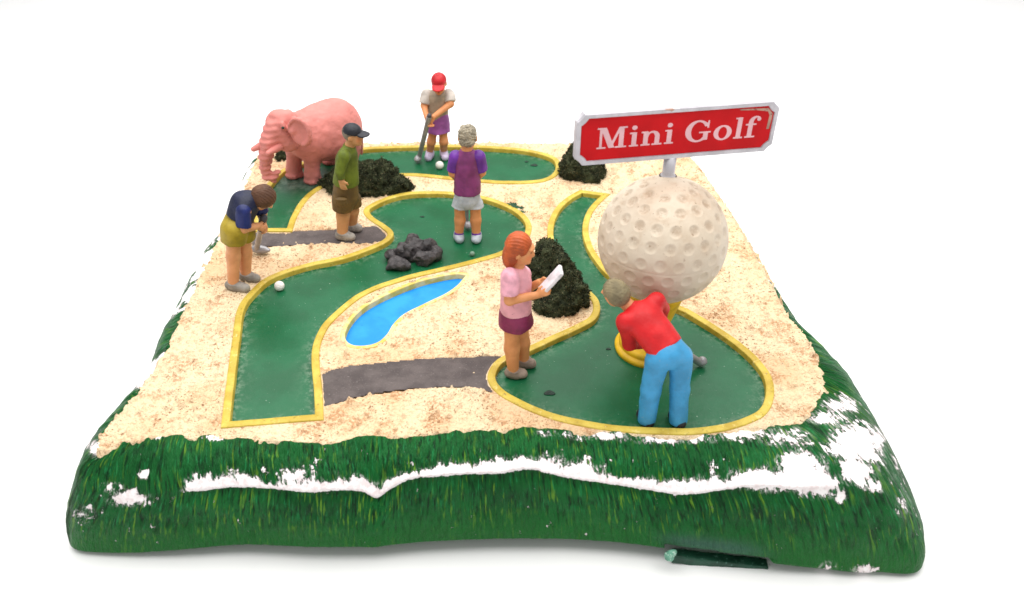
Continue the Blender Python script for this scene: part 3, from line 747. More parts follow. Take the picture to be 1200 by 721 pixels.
# ------------------------------------------------------------------ people
def hand(F, w, d, side, palm, curl=.5, L=.16, thumb=1):
    """palm, four unequal bent fingers and a thumb; d: pointing way, side: towards the thumb, palm: normal the fingers curl to"""
    d = unit(d); side = unit(np.asarray(side)-d*np.dot(side, d)); palm = unit(np.cross(side, d))*(1 if np.dot(np.cross(side, d), palm) > 0 else -1)
    pl = L*.5
    F.ell(w+d*pl*.55, (L*.25, pl*.68, L*.13), np.stack([side, d, palm]), .012)
    for i, (o, ln) in enumerate(((.19, .46), (.065, .52), (-.06, .48), (-.18, .37))):
        p = w+d*pl*.98+side*L*o; dd = d; ln_ = ln*L
        for s_i, fr in enumerate((.45, .32, .25)):
            a_ = curl*(.55+.35*s_i)+random.uniform(-.08, .08); dd = unit(dd*math.cos(a_)+palm*math.sin(a_)); q = p+dd*ln_*fr
            F.cone(p, q, L*.085*(1-.08*s_i), L*.08*(1-.1*s_i), .004); p = q
    p = w+d*pl*.3+side*L*.2; q = p+unit(side*.75+d*.6+palm*.2)*L*.23; r = q+unit(d*.85+side*.1+palm*(.2+curl*.5))*L*.22
    F.cone(p, q, L*.11, L*.09, .012); F.cone(q, r, L*.085, L*.07, .006)

def person(label, gpx, J, fr, o):
    """J: joints as (px,py,depth offset) read off the picture; feet stand on the ground"""
    gz = o.get('gz', ZP); g = at(*gpx, gz); Y0 = g[1]
    P = {k: (aty(v[0], v[1], Y0+v[2]) if len(v) == 3 else at(v[0], v[1], gz)) for k, v in J.items()}
    fr = unit(fr); sd = np.array([fr[1], -fr[0], 0])                  # his right-hand side
    root = empty('person', g, label, 'figure', 'golfer figures')
    k = o.get('k', 1.0); h = .0085
    allp = np.array(list(P.values())); lo = allp.min(0)-.27; hi = allp.max(0)+.27; lo[2] = gz-.02
    skin = o['skin']; tr = o.get('tr', (.16, .125, .175, .13))      # waist side/front, chest side/front
    hc, fw, hu = P['head'], unit(o['fw']), None
    hu = unit(np.asarray(o.get('hu', (0, 0, 1)))-fw*np.dot(o.get('hu', (0, 0, 1)), fw)); hs = np.cross(fw, hu); ax = np.stack([hs, fw, hu])
    hd = lambda a_, b_, c_: hc+hs*a_*k+fw*b_*k+hu*c_*k
    # ---- body
    F = Field(lo, hi, h)
    F.ecap(P['pelvis'], P['chest'], sd, (tr[0]*.88, tr[1]*.88), (tr[2]*.85, tr[3]*.85), .03)
    F.cone(P['chest'], P['neck'], .1*k, .062*k, .05); F.cone(P['neck'], hd(0, -.02, -.04), .06*k, .06*k, .03)
    F.ell(hc, (.102*k, .118*k, .125*k), ax, .02); F.ell(hd(0, .045, -.075), (.075*k, .075*k, .072*k), ax, .04)
    F.ell(hd(0, .098, -.118), (.034*k, .03*k, .026*k), ax, .02)                     # chin
    F.cone(hd(0, .108, .02), hd(0, .128, -.035), .014*k, .021*k, .014)                # nose
    F.ell(hd(0, .1, .045), (.075*k, .03*k, .018*k), ax, .02)                          # brow
    F.ell(hd(0, .112, -.077), (.036*k, .016*k, .011*k), ax, .008)                      # mouth
    for s_ in (-1, 1):
        F.ell(hd(s_*.105, -.012, -.015), (.018*k, .03*k, .042*k), ax, .01)           # ears
        F.ell(hd(s_*.04, .124, .018), (.022*k, .016*k, .014*k), ax, .01, op='s')
    tr = tuple(x*.95 for x in tr); lr = tuple(x*.92 for x in o.get('leg', (.088, .07, .055))); ar = tuple(x*.93 for x in o.get('arm', (.058, .05, .036)))
    for q in ('n', 'f'):
        ank = P['heel'+q]*.72+P['toe'+q]*.28+np.array([0, 0, .085])
        P['ank'+q] = ank
        F.cone(P['hip'+q], P['knee'+q], lr[0], lr[1], .03); F.cone(P['knee'+q], ank, lr[1]*1.04, lr[2], .03)
        F.chain([P['heel'+q]+up*.045, P['toe'+q]+up*.04], [.04, .035], .03)
        F.cone(P['sh'+q], P['el'+q], ar[0], ar[1], .03); F.cone(P['el'+q], P['wr'+q], ar[1], ar[2], .02)
        F.cone(P['chest'], P['sh'+q], .1*k, ar[0], .04)
    for q, d, s_, pm, cu in o['hands']: hand(F, P['wr'+q], d, s_, pm, cu, L=o.get('hl', .155)*.92)
    V, Q = F.nets(1)
    C = np.tile(np.array(skin), (len(V), 1))
    def spot(c, r, col):
        m = np.clip(1.4-np.linalg.norm((V-c), axis=1)/r, 0, 1)[:, None]; C[:] = C*(1-m)+np.array(col)*m
    for s_ in (-1, 1): spot(hd(s_*.042, .112, .018), .017*k, lin(50, 34, 28)); spot(hd(s_*.07, .1, -.045), .04*k, tuple(np.array(skin)*np.array([1.05, .8, .75, 1])))
    spot(hd(0, .125, -.08), .022*k, lin(176, 84, 72))
    mesh('body', V, Q, SKIN, root, cols=C)
    # ---- lower garment
    lw = o['lower']; F = Field(lo, hi, h)
    F.ecap(P['pelvis']+(P['pelvis']-P['chest'])*.12, P['pelvis']*.78+P['chest']*.22, sd, (tr[0]*1.08, tr[1]*1.1), (tr[0]*1.02, tr[1]*1.02), .03)
    if lw['kind'] == 'skirt':
        hm = lw['hem']; a_ = (P['hipn']+P['hipf'])/2; kn = (P['kneen']+P['kneef'])/2; b_ = a_*(1-hm)+kn*hm
        F.ecap(P['pelvis'], b_, sd, (tr[0]*1.05, tr[1]*1.07), lw['r'], .03, cut=True)
    else:
        for q in ('n', 'f'):
            hm = lw['hem']
            if lw['kind'] == 'shorts':
                e = P['hip'+q]*(1-hm)+P['knee'+q]*hm; F.cone(P['hip'+q], e, lw['r'][0], lw['r'][1], lw.get('k', .035) if q == 'n' else .012, cut=True)
            else:
                F.cone(P['hip'+q], P['knee'+q], lw['r'][0], lw['r'][1], .035)
                F.cone(P['knee'+q], P['ank'+q]-up*.045, lw['r'][1], lw['r'][2], .03, cut=True)
    wr = lw.get('wrinkle', .02)
    F.warp(lambda X: fbm(X*np.array([1, 1, .6]), 9, 2)*wr)
    V, Q = F.nets(1); lg = mesh(lw['name'], V, Q, lw['m'], root)
    for pk in lw.get('pockets', ()):
        c = aty(pk[0], pk[1], Y0+pk[2]); Fp = Field(c-.14, c+.14, .008); Fp.ell(c, (.068, .03, .062), None, .01); Fp.ell(c+up*.035, (.072, .035, .022), None, .004); V, Q = Fp.nets(1); mesh('pocket', V, Q, lw['m'], lg)
    # ---- upper garment
    uw = o['upper']; F = Field(lo, hi, h); hemd = uw.get('hem', .1)
    pb = P['pelvis']*(1-hemd)+P['chest']*hemd
    F.ecap(pb, P['chest'], sd, (tr[0]*uw.get('w', 1.12), tr[1]*uw.get('w', 1.12)), (tr[2], tr[3]), .035, cuta=True)
    if 'belly' in uw:
        F.ell(aty(uw['belly'][0], uw['belly'][1], Y0+uw['belly'][2]), uw['belly'][3], None, .08)
    F.cone(P['chest'], P['neck']-(P['neck']-P['chest'])*.05, .115*k, .078*k, .05, cut=True)
    sep = uw.get('sleeve')
    for q in ('n', 'f'):
        s2 = P['sh'+q]; F.cone(P['chest']*.6+P['neck']*.4, s2, .1*k, ar[0]*1.12, .05)
    fs = []
    for q in ('n', 'f'):
        T = F if not sep else Field(lo, hi, h)
        e1 = uw.get('slen', .9); a_, b_, c_ = P['sh'+q], P['el'+q], P['wr'+q]
        s1, s2 = uw.get('sr', (1.35, 1.3))
        if e1 <= 1:
            T.cone(a_, a_*(1-e1)+b_*e1, ar[0]*s1, ar[0]*s2, .02, cut=True)
        else:
            T.cone(a_, b_, ar[0]*s1, ar[1]*s2, .02); e2 = e1-1; T.cone(b_, b_*(1-e2)+c_*e2, ar[1]*s2, ar[2]*1.35, .02, cut=True)
        if sep: fs.append(T)
    wr2 = uw.get('wrinkle', .022)
    wf = lambda X: fbm(X*np.array([1, 1, .7])+3, 8, 2)*wr2
    F.warp(wf); V, Q = F.nets(1); ug = mesh(uw['name'], V, Q, uw['m'], root)
    for T in fs: T.warp(wf); V, Q = T.nets(1); mesh('sleeve', V, Q, sep, ug)
    # collar
    if 'collar' in uw:
        Fc_ = Field(P['neck']-.22, P['neck']+.22, .008); d_ = unit(hc-P['chest']); c0 = P['neck']-d_*.035
        Fc_.cone(c0-d_*.02, c0+d_*.035, .095*k, .083*k, .01, cut=True); Fc_.cone(c0-d_*.06, c0+d_*.1, .07*k, .07*k, .0, op='s')
        V, Q = Fc_.nets(1); mesh('collar', V, Q, uw['collar'], ug)
    # ---- shoes
    sh = o['shoe']; sr = sh.get('r', .052)*.9
    for q in ('n', 'f'):
        a_, b_ = P['heel'+q], P['toe'+q]; d_ = unit(b_-a_)
        Fq = Field(np.minimum(a_, b_)-.14, np.maximum(a_, b_)+np.array([.14, .14, .2]), .008)
        Fq.chain([a_+up*.05, a_*.5+b_*.5+up*.05, b_+up*.042], [sr, sr*1.12, sr*.98], .02)
        Fq.cone(a_*.8+b_*.2+up*.05, P['ank'+q]+up*.015, sr*1.02, lr[2]*1.12, .025, cut=True)
        Fq.warp(lambda X: fbm(X, 16, 2)*.012)
        Fq.plane(np.array([0, 0, gz+.002]), np.array([0, 0, -1.0])); V, Q = Fq.nets(1)
        so = mesh('shoe', V, Q, sh['m'], root)
        if 'sock' in sh:
            Fk = Field(P['ank'+q]-.12, P['ank'+q]+.14, .008); Fk.cone(P['ank'+q]+up*.0, P['ank'+q]*.8+P['knee'+q]*.2+up*.0, lr[2]*1.12, lr[2]*1.15, .0, cut=True); V, Q = Fk.nets(1); mesh('sock', V, Q, sh['sock'], root)
    # ---- hair and cap
    hr = o['hair']; Fh = Field(hc-.4, hc+.4, .008)
    Fh.ell(hd(0, -.026, .026), (.112*k, .119*k, .122*k), ax, .02)
    for c_, r_ in hr.get('lobes', ()): Fh.ell(hd(*c_), tuple(x*k for x in r_), ax, .03)
    cutp = hd(0, hr.get('front', .055), 0); n_ = unit(fw*1.0-hu*hr.get('slant', .75)); 
    sl, Pq = Fh.block(Fh.lo, Fh.lo+Fh.h*(Fh.n-1)); cut = (Pq-cutp)@n_
    Fh.V = np.maximum(Fh.V, cut.astype(np.float32))
    if 'bottom' in hr:
        cb = -((Pq-hd(0, 0, hr['bottom']))@hu); Fh.V = np.maximum(Fh.V, cb.astype(np.float32))
    def strands(X):
        q = (X-hc)@ax.T/k
        if hr.get('curly'): return .010*np.sin(q[:, 0]*130+4*np.sin(q[:, 2]*34))*np.sin(q[:, 2]*95+3*np.sin(q[:, 0]*40))+fbm(X, 12, 2)*.02
        an = np.arctan2(q[:, 0], q[:, 2]+.02); return .004*np.sin(an*34+5*fbm(X, 6, 2))+fbm(X, 10, 2)*.02
    Fh.warp(strands); V, Q = Fh.nets(0 if hr.get('curly') else 1); mesh('hair', V, Q, hr['m'], root)
    if 'cap' in o:
        cm = o['cap']; Fk = Field(hc-.42, hc+.42, .008); sl, Pq = Fk.block(Fk.lo, Fk.lo+Fk.h*(Fk.n-1))
        Fk.ell(hd(0, -.01, .04), (.122*k, .134*k, .122*k), ax, .0)
        n_ = unit(hu*-1.0-fw*.12); Fk.V = np.maximum(Fk.V, ((Pq-hd(0, 0, .035))@n_).astype(np.float32))
        Fk.ell(hd(0, 0, .16), (.018*k, .018*k, .012*k), ax, .01)
        V, Q = Fk.nets(1); cp_ = mesh('cap', V, Q, cm, root)
        Fb = Field(hc-.42, hc+.42, .008); q = (Pq-hd(0, .125, .052))@ax.T/k
        d = (np.sqrt((q[..., 0]/.1)**2+(q[..., 1]/.11)**2)-1)*.1; tz = np.abs(q[..., 2]+q[..., 1]*.18+q[..., 0]**2*3)-.011
        Fb.V = (np.maximum(d, tz)*k).astype(np.float32); V, Q = Fb.nets(2); mesh('brim', V, Q, cm, cp_)
    return root, P, Y0

def putter(label, top, bot, gz, hdir, m=METAL, r=.024, grip=.3, headl=.13):
    top = np.asarray(top); bot = np.asarray(bot); hdir = unit(hdir)
    rt = empty('putter', bot, label, 'golf club', 'putters')
    F = Field(np.minimum(top, bot)-.15, np.maximum(top, bot)+.15, .007); F.cone(top, bot, r*1.0, r*.9, 0); V, Q = F.nets(1); mesh('shaft', V, Q, m, rt)
    if grip <= 0: grip = .02
    d = unit(bot-top); F = Field(np.minimum(top, bot)-.1, np.maximum(top, bot)+.1, .008); F.cone(top-d*.03, top+d*grip*np.linalg.norm(bot-top), r*(1.3 if grip > .05 else .9), r*(1.2 if grip > .05 else .9), 0, cut=True); V, Q = F.nets(1)
    mesh('grip', V, Q, paint('dark_grip_paint', lin(72, 70, 76), .5), rt)
    A = np.stack([hdir, unit(np.cross(up, hdir)), up]); F = Field(bot-.24, bot+.24, .007)
    F.ell(bot+hdir*headl*.35+up*.012, (headl, .05, .04), A, .01); F.ell(bot+hdir*headl*.35+up*.03, (headl*.8, .04, .035), A, .01); V, Q = F.nets(1); mesh('club_head', V, Q, m, rt)
    return rt

sk = lin(226, 160, 112); skd = lin(196, 136, 86)
GREY_SHOE = {'m': paint('grey_shoe_paint', lin(150, 144, 136), .6, bump=.5, wear=lin(110, 102, 96), wear_t=.6), 'r': .056}
M_navy = paint('navy_polo_paint', lin(17, 24, 56), .5); M_navyS = paint('blue_sleeve_paint', lin(22, 36, 98), .45)
M_khaki = paint('mustard_shorts_paint', lin(160, 138, 34), .55, wear=lin(110, 92, 26))
M_brown = paint('brown_hair_paint', lin(92, 60, 40), .6, bump=.5)
# A - the putting man at the left edge
D_ = np.array([.55, .35, -.5])
A, PA, YA = person('figure in navy polo and mustard shorts bent over a putter at left edge', (284, 336), dict(
  heeln=(270,338.5), toen=(289,341.5), heelf=(285.5,328), toef=(301,330), hipn=(274,270,0), hipf=(285,266,.16), kneen=(273.5,300,.0), kneef=(287,296,.16),
  pelvis=(277,263,.08), chest=(287,239,.14), neck=(298,232,.18), head=(307,233,.2), shn=(286,247,.0), shf=(303,237,.3), eln=(285,268,-.02), elf=(307,251,.3), wrn=(301,265,.13), wrf=(308,259,.24)),
  (.9, .42, 0), dict(skin=sk, fw=(.3, .42, -.86), hu=(.8, -.1, .5), tr=(.155, .135, .165, .15), leg=(.088, .078, .062), arm=(.066, .054, .042), k=.98, hl=.17,
  hands=(('n', D_, (.2, .3, .6), (-.3, .8, 0), 1.0), ('f', (.2, -.1, -.8), (.2, -.3, .6), (-.3, -.8, 0), 1.0)),
  lower=dict(kind='shorts', name='shorts', m=M_khaki, hem=.42, r=(.13, .124)), upper=dict(name='shirt', m=M_navy, sleeve=M_navyS, slen=.85, sr=(1.28, 1.26), hem=.34, w=1.06),
  shoe=GREY_SHOE, hair=dict(m=M_brown, front=.085, slant=.35, lobes=(((0, -.03, .03), (.125, .13, .135)),))))
gA = at(304, 292, ZP)
hA = (PA['wrn']+PA['wrf'])/2+np.array([.03, .04, -.03])
putter('grey putter held by the bent figure in the navy polo', hA+up*.06, np.array([gA[0], gA[1]-.1, ZP+.05]), ZP, (1, -.15, 0), r=.034, headl=.13)

M_olive = paint('olive_shirt_paint', lin(98, 112, 26), .65, dark=.65, wear=lin(70, 84, 20), wear_t=.6); M_cargo = paint('brown_cargo_paint', lin(104, 80, 38), .6, dark=.7)
B_, PB, YB = person('figure in black cap, olive shirt and brown shorts standing on the grey path', (406, 278), dict(
  heeln=(398.5,280), toen=(412,281), heelf=(410.5,269.5), toef=(420,271), hipn=(401,237,0), hipf=(411,234,.14), kneen=(402,253,.0), kneef=(413,247,.14),
  pelvis=(405,224,.06), chest=(406,188,.06), neck=(410,170,.06), head=(413.5,158,.06), shn=(403,183,-.1), shf=(411,181,.2), eln=(398,202,-.13), elf=(407,200,.24), wrn=(400,212,-.15), wrf=(403,212,.24)),
  (1, -.05, 0), dict(skin=lin(204, 150, 100), fw=(1, -.12, -.08), tr=(.15, .145, .15, .13), leg=(.088, .08, .068), arm=(.054, .048, .036), k=.82,
  hands=(('n', (.12, 0, -1), (1, 0, 0), (0, 1, 0), .45), ('f', (.1, 0, -1), (1, 0, 0), (0, -1, 0), .45)),
  lower=dict(kind='shorts', name='shorts', m=M_cargo, hem=.52, r=(.12, .118), pockets=((400, 237, -.13),)), upper=dict(name='shirt', m=M_olive, slen=1.85, sr=(1.3, 1.25), hem=.28, w=1.06, collar=M_olive),
  shoe=dict(m=GREY_SHOE['m'], r=.06), cap=paint('black_cap_paint', lin(30, 33, 42), .5, wear=lin(80, 80, 84), wear_t=.66), hair=dict(m=paint('grey_hair_paint', lin(128, 116, 100), .6, bump=.6), front=.0, slant=.1, bottom=-.06)))

M_vest = paint('tan_vest_paint', lin(158, 142, 122), .6); M_slv = paint('light_grey_sleeve_paint', lin(196, 188, 180), .6); M_lav = paint('violet_skirt_paint', lin(152, 84, 158), .5)
C_, PC, YC = person('figure in red cap, tan vest and violet skirt putting on far green', (511, 187), dict(
  heeln=(505,182.5), toen=(502,188.5), heelf=(520,182), toef=(521.5,188), hipn=(508,152,0), hipf=(519,152,0), kneen=(505.5,166,-.02), kneef=(520,166,-.02),
  pelvis=(513.5,141,0), chest=(513.5,117,.0), neck=(514,109,-.02), head=(514.5,97.5,-.06), shn=(500.5,111,.0), shf=(526,111,.0), eln=(497,124,-.06), elf=(528,122,-.08), wrn=(500,138,-.24), wrf=(508,137,-.25)),
  (0, -1, 0), dict(gz=GZ, skin=lin(222, 150, 100), fw=(-.05, -.93, -.33), tr=(.145, .12, .155, .12), leg=(.068, .064, .052), k=.85, hl=.18,
  hands=(('n', (.25, -.1, -.8), (0, .2, .5), (.6, .5, 0), 1.1), ('f', (-.55, -.1, -.7), (0, .2, .5), (-.2, .6, 0), 1.1)),
  lower=dict(kind='skirt', name='skirt', m=M_lav, hem=.1, r=(.17, .15)), upper=dict(name='vest', m=M_vest, sleeve=M_slv, slen=.8, sr=(1.5, 1.4), hem=.05, w=1.02),
  shoe=dict(m=paint('lavender_shoe_paint', lin(206, 192, 220), .5), r=.058), cap=paint('red_cap_paint', lin(196, 26, 36), .45), hair=dict(m=M_brown, front=.0, slant=.1, bottom=-.08)))
cb = at(491, 190, GZ)
putter('long grey putter held by the figure in the red cap', (PC['wrn']+PC['wrf'])/2+np.array([-.01, -.05, .02]), cb+up*.05, GZ, (-.3, -.9, 0), r=.036, grip=.0, headl=.075)

M_plum = paint('plum_vest_paint', lin(122, 50, 104), .5); M_vio = paint('violet_sleeve_paint', lin(104, 44, 148), .45); M_lg = paint('pale_grey_shorts_paint', lin(178, 184, 190), .55)
D, PD, YD = person('figure with curly grey hair, plum vest and pale grey shorts, back turned', (548, 281), dict(
  heeln=(538.5,284.5), toen=(537,277), heelf=(558,285), toef=(559.5,277.5), hipn=(538.5,239,0), hipf=(557,239,0), kneen=(539,258,.0), kneef=(557.5,258,.0),
  pelvis=(547.5,229,0), chest=(547,194,.0), neck=(547,175,.01), head=(548,161,.05), shn=(534,184,.0), shf=(560.5,184,.0), eln=(530.5,203,.02), elf=(564.5,202,.02), wrn=(540,215,.26), wrf=(554,215,.26)),
  (0, 1, 0), dict(gz=GZ, skin=lin(220, 150, 98), fw=(0, .9, -.4), tr=(.152, .12, .152, .12), leg=(.072, .066, .054), k=.9,
  hands=(('n', (.6, .4, -.6), (0, -.2, .7), (.2, -.6, 0), 1.1), ('f', (-.6, .4, -.6), (0, -.2, .7), (-.2, -.6, 0), 1.1)),
  lower=dict(kind='shorts', name='shorts', m=M_lg, hem=.14, r=(.09, .1)), upper=dict(name='vest', m=M_plum, sleeve=M_vio, slen=.85, sr=(1.45, 1.4), hem=.1, w=1.1),
  shoe=dict(m=paint('pale_blue_shoe_paint', lin(186, 192, 202), .5, wear=lin(120, 122, 126)), r=.058, sock=M_vio), hair=dict(m=paint('curly_grey_hair_paint', lin(158, 148, 128), .6, dark=.6, vs=16, bump=.6), front=.06, slant=.5, curly=True, lobes=(((0, -.05, .045), (.115, .11, .11)), ((0, -.07, -.06), (.1, .075, .06))))))
cd = at(547.5, 268, GZ)
putter('short putter between the legs of the figure with curly grey hair', (PD['wrn']+PD['wrf'])/2+np.array([0, .02, .03]), cd+up*.05, GZ, (.3, -.9, 0), headl=.07)

M_pink = paint('pink_blouse_paint', lin(222, 158, 168), .55, dark=.86, wear=lin(180, 110, 116), wear_t=.63); M_pinkS = paint('light_pink_sleeve_paint', lin(236, 170, 186), .5)
M_mar = paint('maroon_skirt_paint', lin(128, 36, 78), .5); M_or = paint('auburn_hair_paint', lin(186, 84, 36), .5, dark=.62, bump=.5)
E_, PE, YE = person('figure with auburn hair, pink blouse and maroon skirt reading a white card', (608, 438), dict(
  heeln=(597,441.5), toen=(612.5,442), heelf=(610,429), toef=(622.5,430), hipn=(600,382,0), hipf=(610,379,.12), kneen=(600,408,.0), kneef=(612,402,.12),
  pelvis=(604,369,.05), chest=(605,333,.05), neck=(606.5,310,.05), head=(610,292,.05), shn=(598,325,-.09), shf=(612,322,.19), eln=(597,352,-.13), elf=(613,342,.22), wrn=(629,346,-.05), wrf=(632,331,.15)),
  (1, -.05, 0), dict(gz=GZ, skin=lin(222, 152, 98), fw=(1, -.1, -.2), tr=(.14, .14, .155, .145), leg=(.08, .076, .058), k=.9,
  hands=(('n', (.85, .1, .25), (-.2, .2, .8), (0, .6, .2), .5), ('f', (.85, -.1, .05), (-.1, 0, .8), (0, -.6, .2), .7)),
  lower=dict(kind='skirt', name='skirt', m=M_mar, hem=-.1, r=(.165, .165)), upper=dict(name='blouse', m=M_pink, sleeve=M_pinkS, slen=.7, sr=(1.55, 1.5), hem=.16, w=1.06),
  shoe=dict(m=paint('taupe_shoe_paint', lin(150, 132, 118), .6, bump=.5), r=.056), hair=dict(m=M_or, front=.06, slant=.35, lobes=(((0, -.07, -.06), (.125, .09, .13)), ((0, -.08, -.15), (.11, .06, .05)), ((0, -.03, .05), (.125, .125, .125))))))
# score card
ca, cb2 = aty(633, 343, YE+.02), aty(658, 316, YE+.0)
cr = empty('score_card', (ca+cb2)/2, 'small white card held by the figure in the pink blouse', 'card')
u_ = unit(cb2-ca); w_ = unit(np.array([.25, -1, .1])-u_*np.dot([.25, -1, .1], u_)); n_ = np.cross(u_, w_)
F = Field(np.minimum(ca, cb2)-.15, np.maximum(ca, cb2)+.15, .006); sl, Pq = F.block(F.lo, F.lo+F.h*(F.n-1)); q = Pq-(ca+cb2)/2
F.V = (np.maximum(np.maximum(np.abs(q@u_)-np.linalg.norm(cb2-ca)/2, np.abs(q@w_)-.062), np.abs(q@n_)-.017)).astype(np.float32)
V, Q = F.nets(1); mesh('page', V, Q, paint('white_card_paint', lin(226, 222, 226), .6), cr)

M_red = paint('red_sweater_paint', lin(204, 22, 28), .55, dark=.85, light=1.05); M_blue = paint('sky_blue_trouser_paint', lin(60, 146, 194), .5, dark=.88, wear=lin(140, 150, 160), wear_t=.64)
F_, PF, YF = person('figure in red sweater and sky blue trousers bent over before giant golf ball', (775, 498), dict(
  heeln=(759,500), toen=(752,489), heelf=(796,501), toef=(789,490), hipn=(770,423,.02), hipf=(797,418,.05), kneen=(763,457,.03), kneef=(797,455,.05),
  pelvis=(782,410,.06), chest=(757,377,.24), neck=(737,359,.34), head=(720,343,.4), shn=(733,377,.2), shf=(769,353,.38), eln=(738,403,.32), elf=(776,362,.48), wrn=(763,402,.5), wrf=(774,386,.54)),
  (-.45, .9, 0), dict(gz=GZ, skin=lin(222, 150, 104), fw=(-.45, .7, -.5), hu=(-.5, .25, .75), tr=(.148, .125, .182, .145), leg=(.085, .072, .055), k=.87, arm=(.066, .056, .038),
  hands=(('n', (.5, .3, -.2), (0, -.2, .7), (.2, -.6, 0), 1.1), ('f', (-.2, .2, -.7), (0, -.2, .7), (-.2, -.6, 0), 1.1)),
  lower=dict(kind='trousers', name='trousers', m=M_blue, hem=1, r=(.102, .086, .08)), upper=dict(name='sweater', m=M_red, slen=1.75, sr=(1.25, 1.2), hem=.02, w=1.1, collar=M_red),
  shoe=dict(m=paint('black_shoe_paint', lin(34, 34, 40), .5), r=.06), hair=dict(m=paint('ash_hair_paint', lin(134, 122, 92), .65, bump=.6), front=.04, slant=.4, lobes=(((0, -.06, -.02), (.115, .1, .12)),))))
cf = at(820, 430, GZ)
putter('grey putter reaching out past the sky blue trousers', (PF['wrn']+PF['wrf'])/2+np.array([0, .03, .0]), cf+up*.05, GZ, (.6, .3, 0), r=.04, headl=.05)

# ------------------------------------------------------------------ elephant
MEL = paint('pink_elephant_paint', lin(208, 128, 120), .6, dark=.9, light=1.05, vs=5, bump=.35, bs=40, wear=lin(170, 90, 90), wear_t=.73)
eg = at(367, 213); EY = eg[1]; e = lambda x, y, d: aty(x, y, EY+d)
ele = empty('elephant', eg, 'pink elephant figure with lowered curled trunk standing over the fairway', 'elephant figure')
gz = GZ
F = Field((-3.6, EY-.8, .93), (-1.5, EY+1.2, 2.5), .0125)
F.ell(e(360,158,.16), (.30, .31, .325), None, .05); F.ell(e(380,154,.32), (.36, .36, .385), None, .12); F.ell(e(397,151,.44), (.31, .34, .40), None, .12)
F.ell(e(344,150,0), (.16, .19, .2), None, .08)
F.ell(e(329,153,-.17), (.19, .19, .22), None, .06); F.ell(e(326,141,-.17), (.13, .13, .13), None, .05); F.ell(e(336,139,-.14), (.11, .12, .11), None, .05)
F.ell(e(338,166,-.2), (.13, .12, .13), None, .06)                                # cheek
tp = [(320,152,-.27,.12), (315,166,-.33,.105), (311.5,182,-.34,.083), (310.5,197,-.33,.068), (313,207,-.33,.06), (320,208.5,-.33,.05), (325.5,202,-.33,.04)]
F.chain([e(*t_[:3]) for t_ in tp], [t_[3] for t_ in tp], .03)
for (fx, fy), (tx, ty, td), r1, r2, kn in (((367.5,213), (366,165,.02), .15, .105, 0), ((346,206.5), (348,165,.2), .14, .105, 0), ((412,203), (409,165,.32), .18, .105, 1), ((387.5,190), (391,160,.62), .17, .1, 1)):
    ft = at(fx, fy, gz); tpj = e(tx, ty, td); md = (ft+up*.28+tpj)*.5+np.array([.03*kn, 0, 0])
    F.chain([tpj, md, ft+up*.13], [r1, r2*1.05, r2*.95], .06); F.cone(ft+up*.1, ft, r2, r2*1.16, .03, cut=True)
    for j in range(4):
        a_ = -2.6+j*.42; F.ell(ft+np.array([math.cos(a_)*r2*1.02, math.sin(a_)*r2*1.02, .035]), (.03, .025, .034), None, .008)
# ears
for cx, cy, cd_, ax_ in ((351.5,154,-.37,(.95,-.25,0)), (322,146,.12,(.5,.6,0))):
    n_ = unit(np.cross(ax_, up)); A_ = np.stack([unit(ax_), n_, up])
    c = e(cx, cy, cd_); F.ell(c, (.155, .032, .19), A_, .012); F.ell(c+unit(ax_)*.03-up*.10, (.1, .035, .1), A_, .04)
    F.ell(c-n_*np.sign(n_[1])*.045+unit(ax_)*.02-up*.01, (.115, .03, .14), A_, .02, op='s')
    if cx > 340: F.cone(c-unit(ax_)*.1+up*.0-n_*np.sign(n_[1])*-.0, c-unit(ax_)*.1+n_*np.sign(n_[1])*.15, .05, .1, .04)
ea = unit([.95, -.25, 0]); ec = e(351.5,154,-.37); en = unit(np.cross(ea, up)); en = en if en[1] < 0 else -en
rimp = [ec+ea*.135*math.cos(q)+up*.17*math.sin(q)+en*.028 for q in np.linspace(math.radians(165), math.radians(-80), 14)]
F.chain(rimp, [.02]*14, .015)
for s_ in ((331.5,149.5,-.35),): F.ell(e(*s_), (.035, .025, .03), None, .02)
# brow, mouth corner, tail
F.cone(e(331,145,-.33), e(336,151,-.31), .025, .02, .02)
F.cone(e(419,140,.5), e(424,158,.58), .03, .02, .03); F.cone(e(424,158,.58), e(424,180,.6), .02, .025, .02)
tc = e(313,180,-.34)
def skinw(X):
    d = fbm(X, 7, 3)*.03+fbm(X, 22, 2)*.012
    near = np.exp(-(((X[:, 0]-tc[0])/.2)**2+((X[:, 1]-tc[1])/.25)**2))
    return d+near*.009*np.sin(X[:, 2]*85+1.5*fbm(X,4,2))
F.warp(skinw); F.plane((0, 0, gz+.002), (0, 0, -1.0)); V, Q = F.nets(1); mesh('body', V, Q, MEL, ele)
for a_, b_ in (((329,171,-.3), (314.5,179.5,-.52)), ((311,168,-.3), (297,175,-.36))):
    F = Field(np.minimum(e(*a_), e(*b_))-.12, np.maximum(e(*a_), e(*b_))+.12, .009); F.cone(e(*a_), e(*b_), .055, .034, 0); V, Q = F.nets(1); mesh('tusk', V, Q, MEL, ele)
c = e(331.5,150,-.375); F = Field(c-.06, c+.06, .005); F.ell(c, (.02, .016, .016)); V, Q = F.nets(1); mesh('eye', V, Q, M_DARK, ele)

